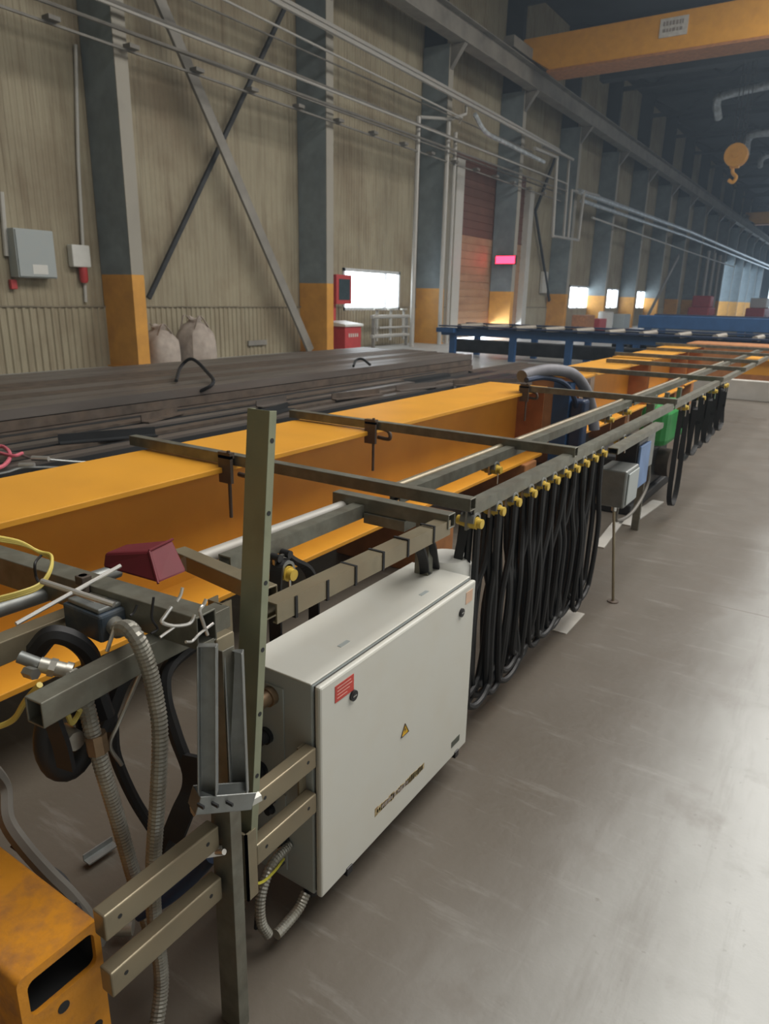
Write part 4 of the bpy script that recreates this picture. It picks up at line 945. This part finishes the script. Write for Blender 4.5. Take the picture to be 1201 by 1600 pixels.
# yellow wires over the thick beam
for i, dz in enumerate((0, .008, -.006)):
    tag(MB().tube(crv([at(-20, 842-i*3, x=-1.45), at(30, 850-i*2, x=-1.42), at(62, 862+i, x=-1.40), at(80, 868+i*3, x=-1.37), at(78, 890+i*2, x=-1.34), at(62, 912+i*3, x=-1.33), at(30, 925+i*3, x=-1.33), at(-20, 938+i*3, x=-1.35)]), .0034, 7).build('yellow_wire', 'wirey', smooth=True),
        'yellow wire looped over the thick cross beam, '+['outermost', 'middle one', 'innermost'][i], 'wire')
tag(MB().tube(crv([at(66, 866, x=-1.40), at(55, 880, x=-1.37), at(56, 900, x=-1.37), at(62, 912, x=-1.36)]), .003, 6).build('cable_tie', 'black', smooth=True), 'black cable tie hanging on the thick cross beam', 'tie')
# red cover
t = thing('red_cover', (-1.2, .95, .95), 'dark red plastic cap lying on the rail behind the thick beam', 'cover')
pz = .945
low = [at(160, 887, z=pz), at(247, 912, z=pz), at(293, 893, z=pz), at(205, 878, z=pz)]
hi = [at(163, 864, z=pz+.032), at(233, 861, z=pz+.055), at(270, 843, z=pz+.055), at(197, 850, z=pz+.032)]
b = MB(); b.add(low+hi, [(0,3,2,1),(4,5,6,7),(0,1,5,4),(1,2,6,5),(2,3,7,6),(3,0,4,7)]); b.build('shell', 'red', t, bev=.006)
b = MB(); b.tube([hi[1]+V((0,0,.001)), hi[2]+V((0,0,.001))], .003, 6); b.tube([hi[1], low[1]], .003, 6); b.build('seam', 'red', t)
# limit switch
t = thing('limit_switch', (-1.16, .77, .9), 'blue-grey limit switch with crossed rods on the left', 'switch')
c = at(158, 962, z=.895)
MB().box((c.x-.065, c.y-.045, .865), (c.x+.06, c.y+.045, .925)).build('housing', 'blueg', t, bev=.006)
MB().box((c.x-.055, c.y-.038, .925), (c.x+.05, c.y+.038, .935)).build('lid', 'zincd', t, bev=.003)
MB().box((c.x-.04, c.y-.02, .935), (c.x+.01, c.y+.015, .9358)).build('name_plate', 'alu', t)
b = MB(); b.cyl((c.x-.05, c.y+.0, .935), (c.x-.05, c.y, .975), .011, 12); b.box((c.x-.062, c.y-.012, .955), (c.x-.036, c.y+.012, .975)); b.build('lever_head', 'scrap', t, bev=.002)
b = MB(); b.cyl(at(25, 975, z=.95), at(188, 884, z=.99), .0045, 8); b.cyl(at(65, 908, z=.985), at(178, 945, z=.955), .006, 8); b.build('lever_rod', 'bulb', t, smooth=True)
b = MB(); q = at(170, 962, z=.895); b.cyl(c+V((.055, -.01, 0)), c+V((.085, -.02, 0)), .019, 14); b.build('conduit_fitting', 'alu', t, smooth=True)
s0 = c+V((.08, -.02, 0))
pts = [s0, at(205, 985, x=-1.04), at(228, 1030, x=-1.02), at(243, 1090, x=-1.01), at(250, 1150, x=-1.0), at(246, 1250, x=-1.0), at(240, 1340, x=-1.01), at(240, 1420, x=-1.02), at(252, 1530, x=-1.02), (-1.0, .68, .02)]
tag(conduit('flexible_conduit', pts, .0165, 'hose', .0085, n=12), 'ribbed grey conduit falling from the limit switch to the floor', 'conduit')
# second conduit with fittings
t = thing('conduit_fitting', (-1.25, .66, .83), 'pale metal pipe fitting at the head of the second conduit, far left', 'fitting')
p1, p2, p3 = at(30, 1026, x=-1.22), at(62, 1038, x=-1.19), at(112, 1050, x=-1.15)
b = MB(); b.cyl(p1, p2, .012, 14); b.build('sleeve', 'zincd', t, smooth=True)
b = MB(); b.cyl(p2, p3, .015, 14); b.cyl(p2+(p3-p2)*.3, p2+(p3-p2)*.5, .018, 6); b.cyl(p2+(p3-p2)*.8, p3, .018, 14); b.build('coupling', 'alu', t, smooth=True)
b = MB(); q = at(48, 1050, x=-1.17); b.cyl(q-V((.015,0,.004)), q+V((.015,0,.0)), .011, 6); b.build('nut', 'zinc', t)
pts = [at(108, 1050, x=-1.15), at(122, 1072, x=-1.13), at(134, 1100, x=-1.12), at(146, 1150, x=-1.11), at(160, 1200, x=-1.10), at(178, 1260, x=-1.10), at(195, 1320, x=-1.10), at(215, 1390, x=-1.10), at(240, 1470, x=-1.1)]
tag(conduit('flexible_conduit', pts, .0165, 'hose', .0085, n=12), 'ribbed grey conduit with a brass collar, left of the one from the switch', 'conduit')
q = at(150, 1160, x=-1.11); tag(MB().tube([q+V((0,0,.02)), q-V((-.004,0,.02))], .021, 8).build('brass_collar', 'brass'), 'brass collar around the left ribbed conduit', 'fitting')
# black buffer ring / roller under stub
t = thing('rubber_buffer', (-1.12, .63, .72), 'black rubber roller ring hanging below the rail stub', 'roller')
c1 = at(105, 1150, x=-1.16)
ring = [c1+V((.0, .045*math.cos(a), .075*math.sin(a))) for a in [2*math.pi*i/24 for i in range(25)]]
MB().tube(ring, .022, 12).build('ring', 'black', t, smooth=True)
b = MB(); b.cyl(c1-V((.02,0,0)), c1+V((.03,0,0)), .02, 12); b.build('hub', 'alu', t, smooth=True)
flat([at(72, 1098, x=-1.08), at(84, 1130, x=-1.08), at(96, 1165, x=-1.09), at(104, 1200, x=-1.10)], .035, 'wide black strap from the rail stub end to the rubber ring')
# dark swivel behind
cable([at(55, 1018, x=-1.25), at(80, 992, x=-1.22), at(115, 1000, x=-1.20), at(140, 1025, x=-1.2), at(145, 1060, x=-1.2), at(165, 1120, x=-1.18)], .020, 'thick black hose arching behind the rail stub')
cable([at(345, 990, x=-1.10), at(300, 1010, x=-1.10), at(262, 1045, x=-1.08), at(258, 1090, x=-1.06), at(275, 1150, x=-1.05), at(295, 1210, x=-1.05), at(290, 1270, x=-1.05), at(262, 1320, x=-1.06), at(250, 1400, x=-1.1)], .015, 'black cable curving down between conduit and bracket')
cable([at(165, 1070, x=-1.25), at(175, 1130, x=-1.25), at(180, 1180, x=-1.25), at(205, 1240, x=-1.25), at(235, 1290, x=-1.25), at(262, 1330, x=-1.25)], .014, 'black cable passing behind the two ribbed conduits')
cable([at(215, 1030, x=-1.2), at(190, 1065, x=-1.2), at(172, 1110, x=-1.2), at(160, 1140, x=-1.2)], .018, 'short black cable end behind the ribbed conduits')
flat([at(300, 1180, x=-1.02), at(302, 1230, x=-1.02), at(285, 1270, x=-1.03), at(268, 1312, x=-1.04)], .05, 'wide black cable band beside the U-shaped bracket')
# floor hoses left
cable([at(-20, 1195, x=-1.6), at(5, 1230, x=-1.6), at(10, 1280, x=-1.55), at(35, 1320, x=-1.5), at(75, 1365, x=-1.45), at(110, 1400, x=-1.4), at(140, 1440, x=-1.35), at(160, 1490, x=-1.3)], .020, 'thick grey-brown hose hanging at the left edge behind the carriage', 'tray', cat='hose')
cable([at(20, 1318, x=-1.55), at(55, 1345, x=-1.5), at(95, 1370, x=-1.45), at(112, 1400, x=-1.4), at(125, 1430, x=-1.35)], .010, 'thin dark cable tied to the thick hose at the left edge')
cable([at(-15, 1140, x=-1.3), at(20, 1125, x=-1.25), at(40, 1095, x=-1.2), at(62, 1070, x=-1.15)], .006, 'dull yellow wire rising from the left edge to the pipe fitting', 'wirey', 'wire', cat='wire')
cable([at(190, 1195, x=-1.1), at(172, 1165, x=-1.1), at(185, 1130, x=-1.09), at(205, 1085, x=-1.08), at(222, 1045, x=-1.07)], .004, 'thin steel link rod beside the left conduit', 'zinc', 'link_rod', cat='rod')
cable([at(167, 1018, x=-1.12), at(178, 985, x=-1.12), at(184, 972, x=-1.12)], .004, 'thin steel rod below the limit switch', 'bulb', 'link_rod', cat='rod')
cable([at(95, 1095, x=-1.1), at(105, 1115, x=-1.1), at(112, 1130, x=-1.11), at(120, 1120, x=-1.11), at(125, 1110, x=-1.1)], .005, 'short yellow wire by the rail stub', 'wirey', 'wire', cat='wire')
# thin scatter wires/cable ties at beam end
for i, pts in enumerate(([(240, 933), (237, 965), (246, 982), (236, 990)], [(214, 945), (208, 958), (203, 962)], )):
    cable([at(*p, x=-1.02) for p in pts], .0025, ['black cable tie hanging from the thick beam end', 'small black tie end left of the silver hooks'][i], nm='cable_tie', cat='tie')
# silver U bolts
def ubolt(pp, r, lb, x=-.955): cable([at(*p, x=x) for p in pp], r, lb, 'bulb', 'u_bolt', 8, 'bolt')
ubolt([(268, 948), (258, 962), (253, 972), (270, 978), (292, 976), (300, 970), (304, 960)], .0035, 'bright U bolt hooked under the thick beam end, the larger one')
ubolt([(285, 918), (282, 930), (276, 940)], .003, 'bright bolt end standing on the thick beam behind')
ubolt([(322, 936), (318, 945), (312, 954), (318, 975), (324, 992)], .0035, 'bright hook over the end of the thick beam')
ubolt([(333, 974), (312, 990), (300, 1002), (290, 1003)], .003, 'long bright pin below the thick beam end')
ubolt([(272, 980), (258, 990), (250, 996)], .0028, 'short bright pin under the thick beam')
# clamp block under beam end
tag(MB().box((-1.01, .90, .80), (-.985, .95, .875)).build('clamp_block', 'steel_b', bev=.003), 'small brown clamp block under the thick beam end', 'bracket')
# extra floor debris: bits between girder and rack
tag(MB().angle(at(130, 1345, z=.02), at(175, 1315, z=.02), .03, .02, .004).build('metal_scrap', 'zincd'), 'thin metal offcut on the floor behind the arms', 'scrap')
tag(MB().tube([at(180, 1450, z=.04), at(208, 1448, z=.04)], .02, 12).build('conduit_end', 'alu', smooth=True), 'pale ribbed conduit end lying on the floor between the arms', 'conduit')
tag(MB().tube(crv([at(330, 1340, x=-.96), at(300, 1372, x=-1.0), at(260, 1405, x=-1.05), at(215, 1430, x=-1.1)]), .014, 10).build('cable', 'blued', smooth=True), 'dark cable running from the shiny lug behind the arms', 'cable')
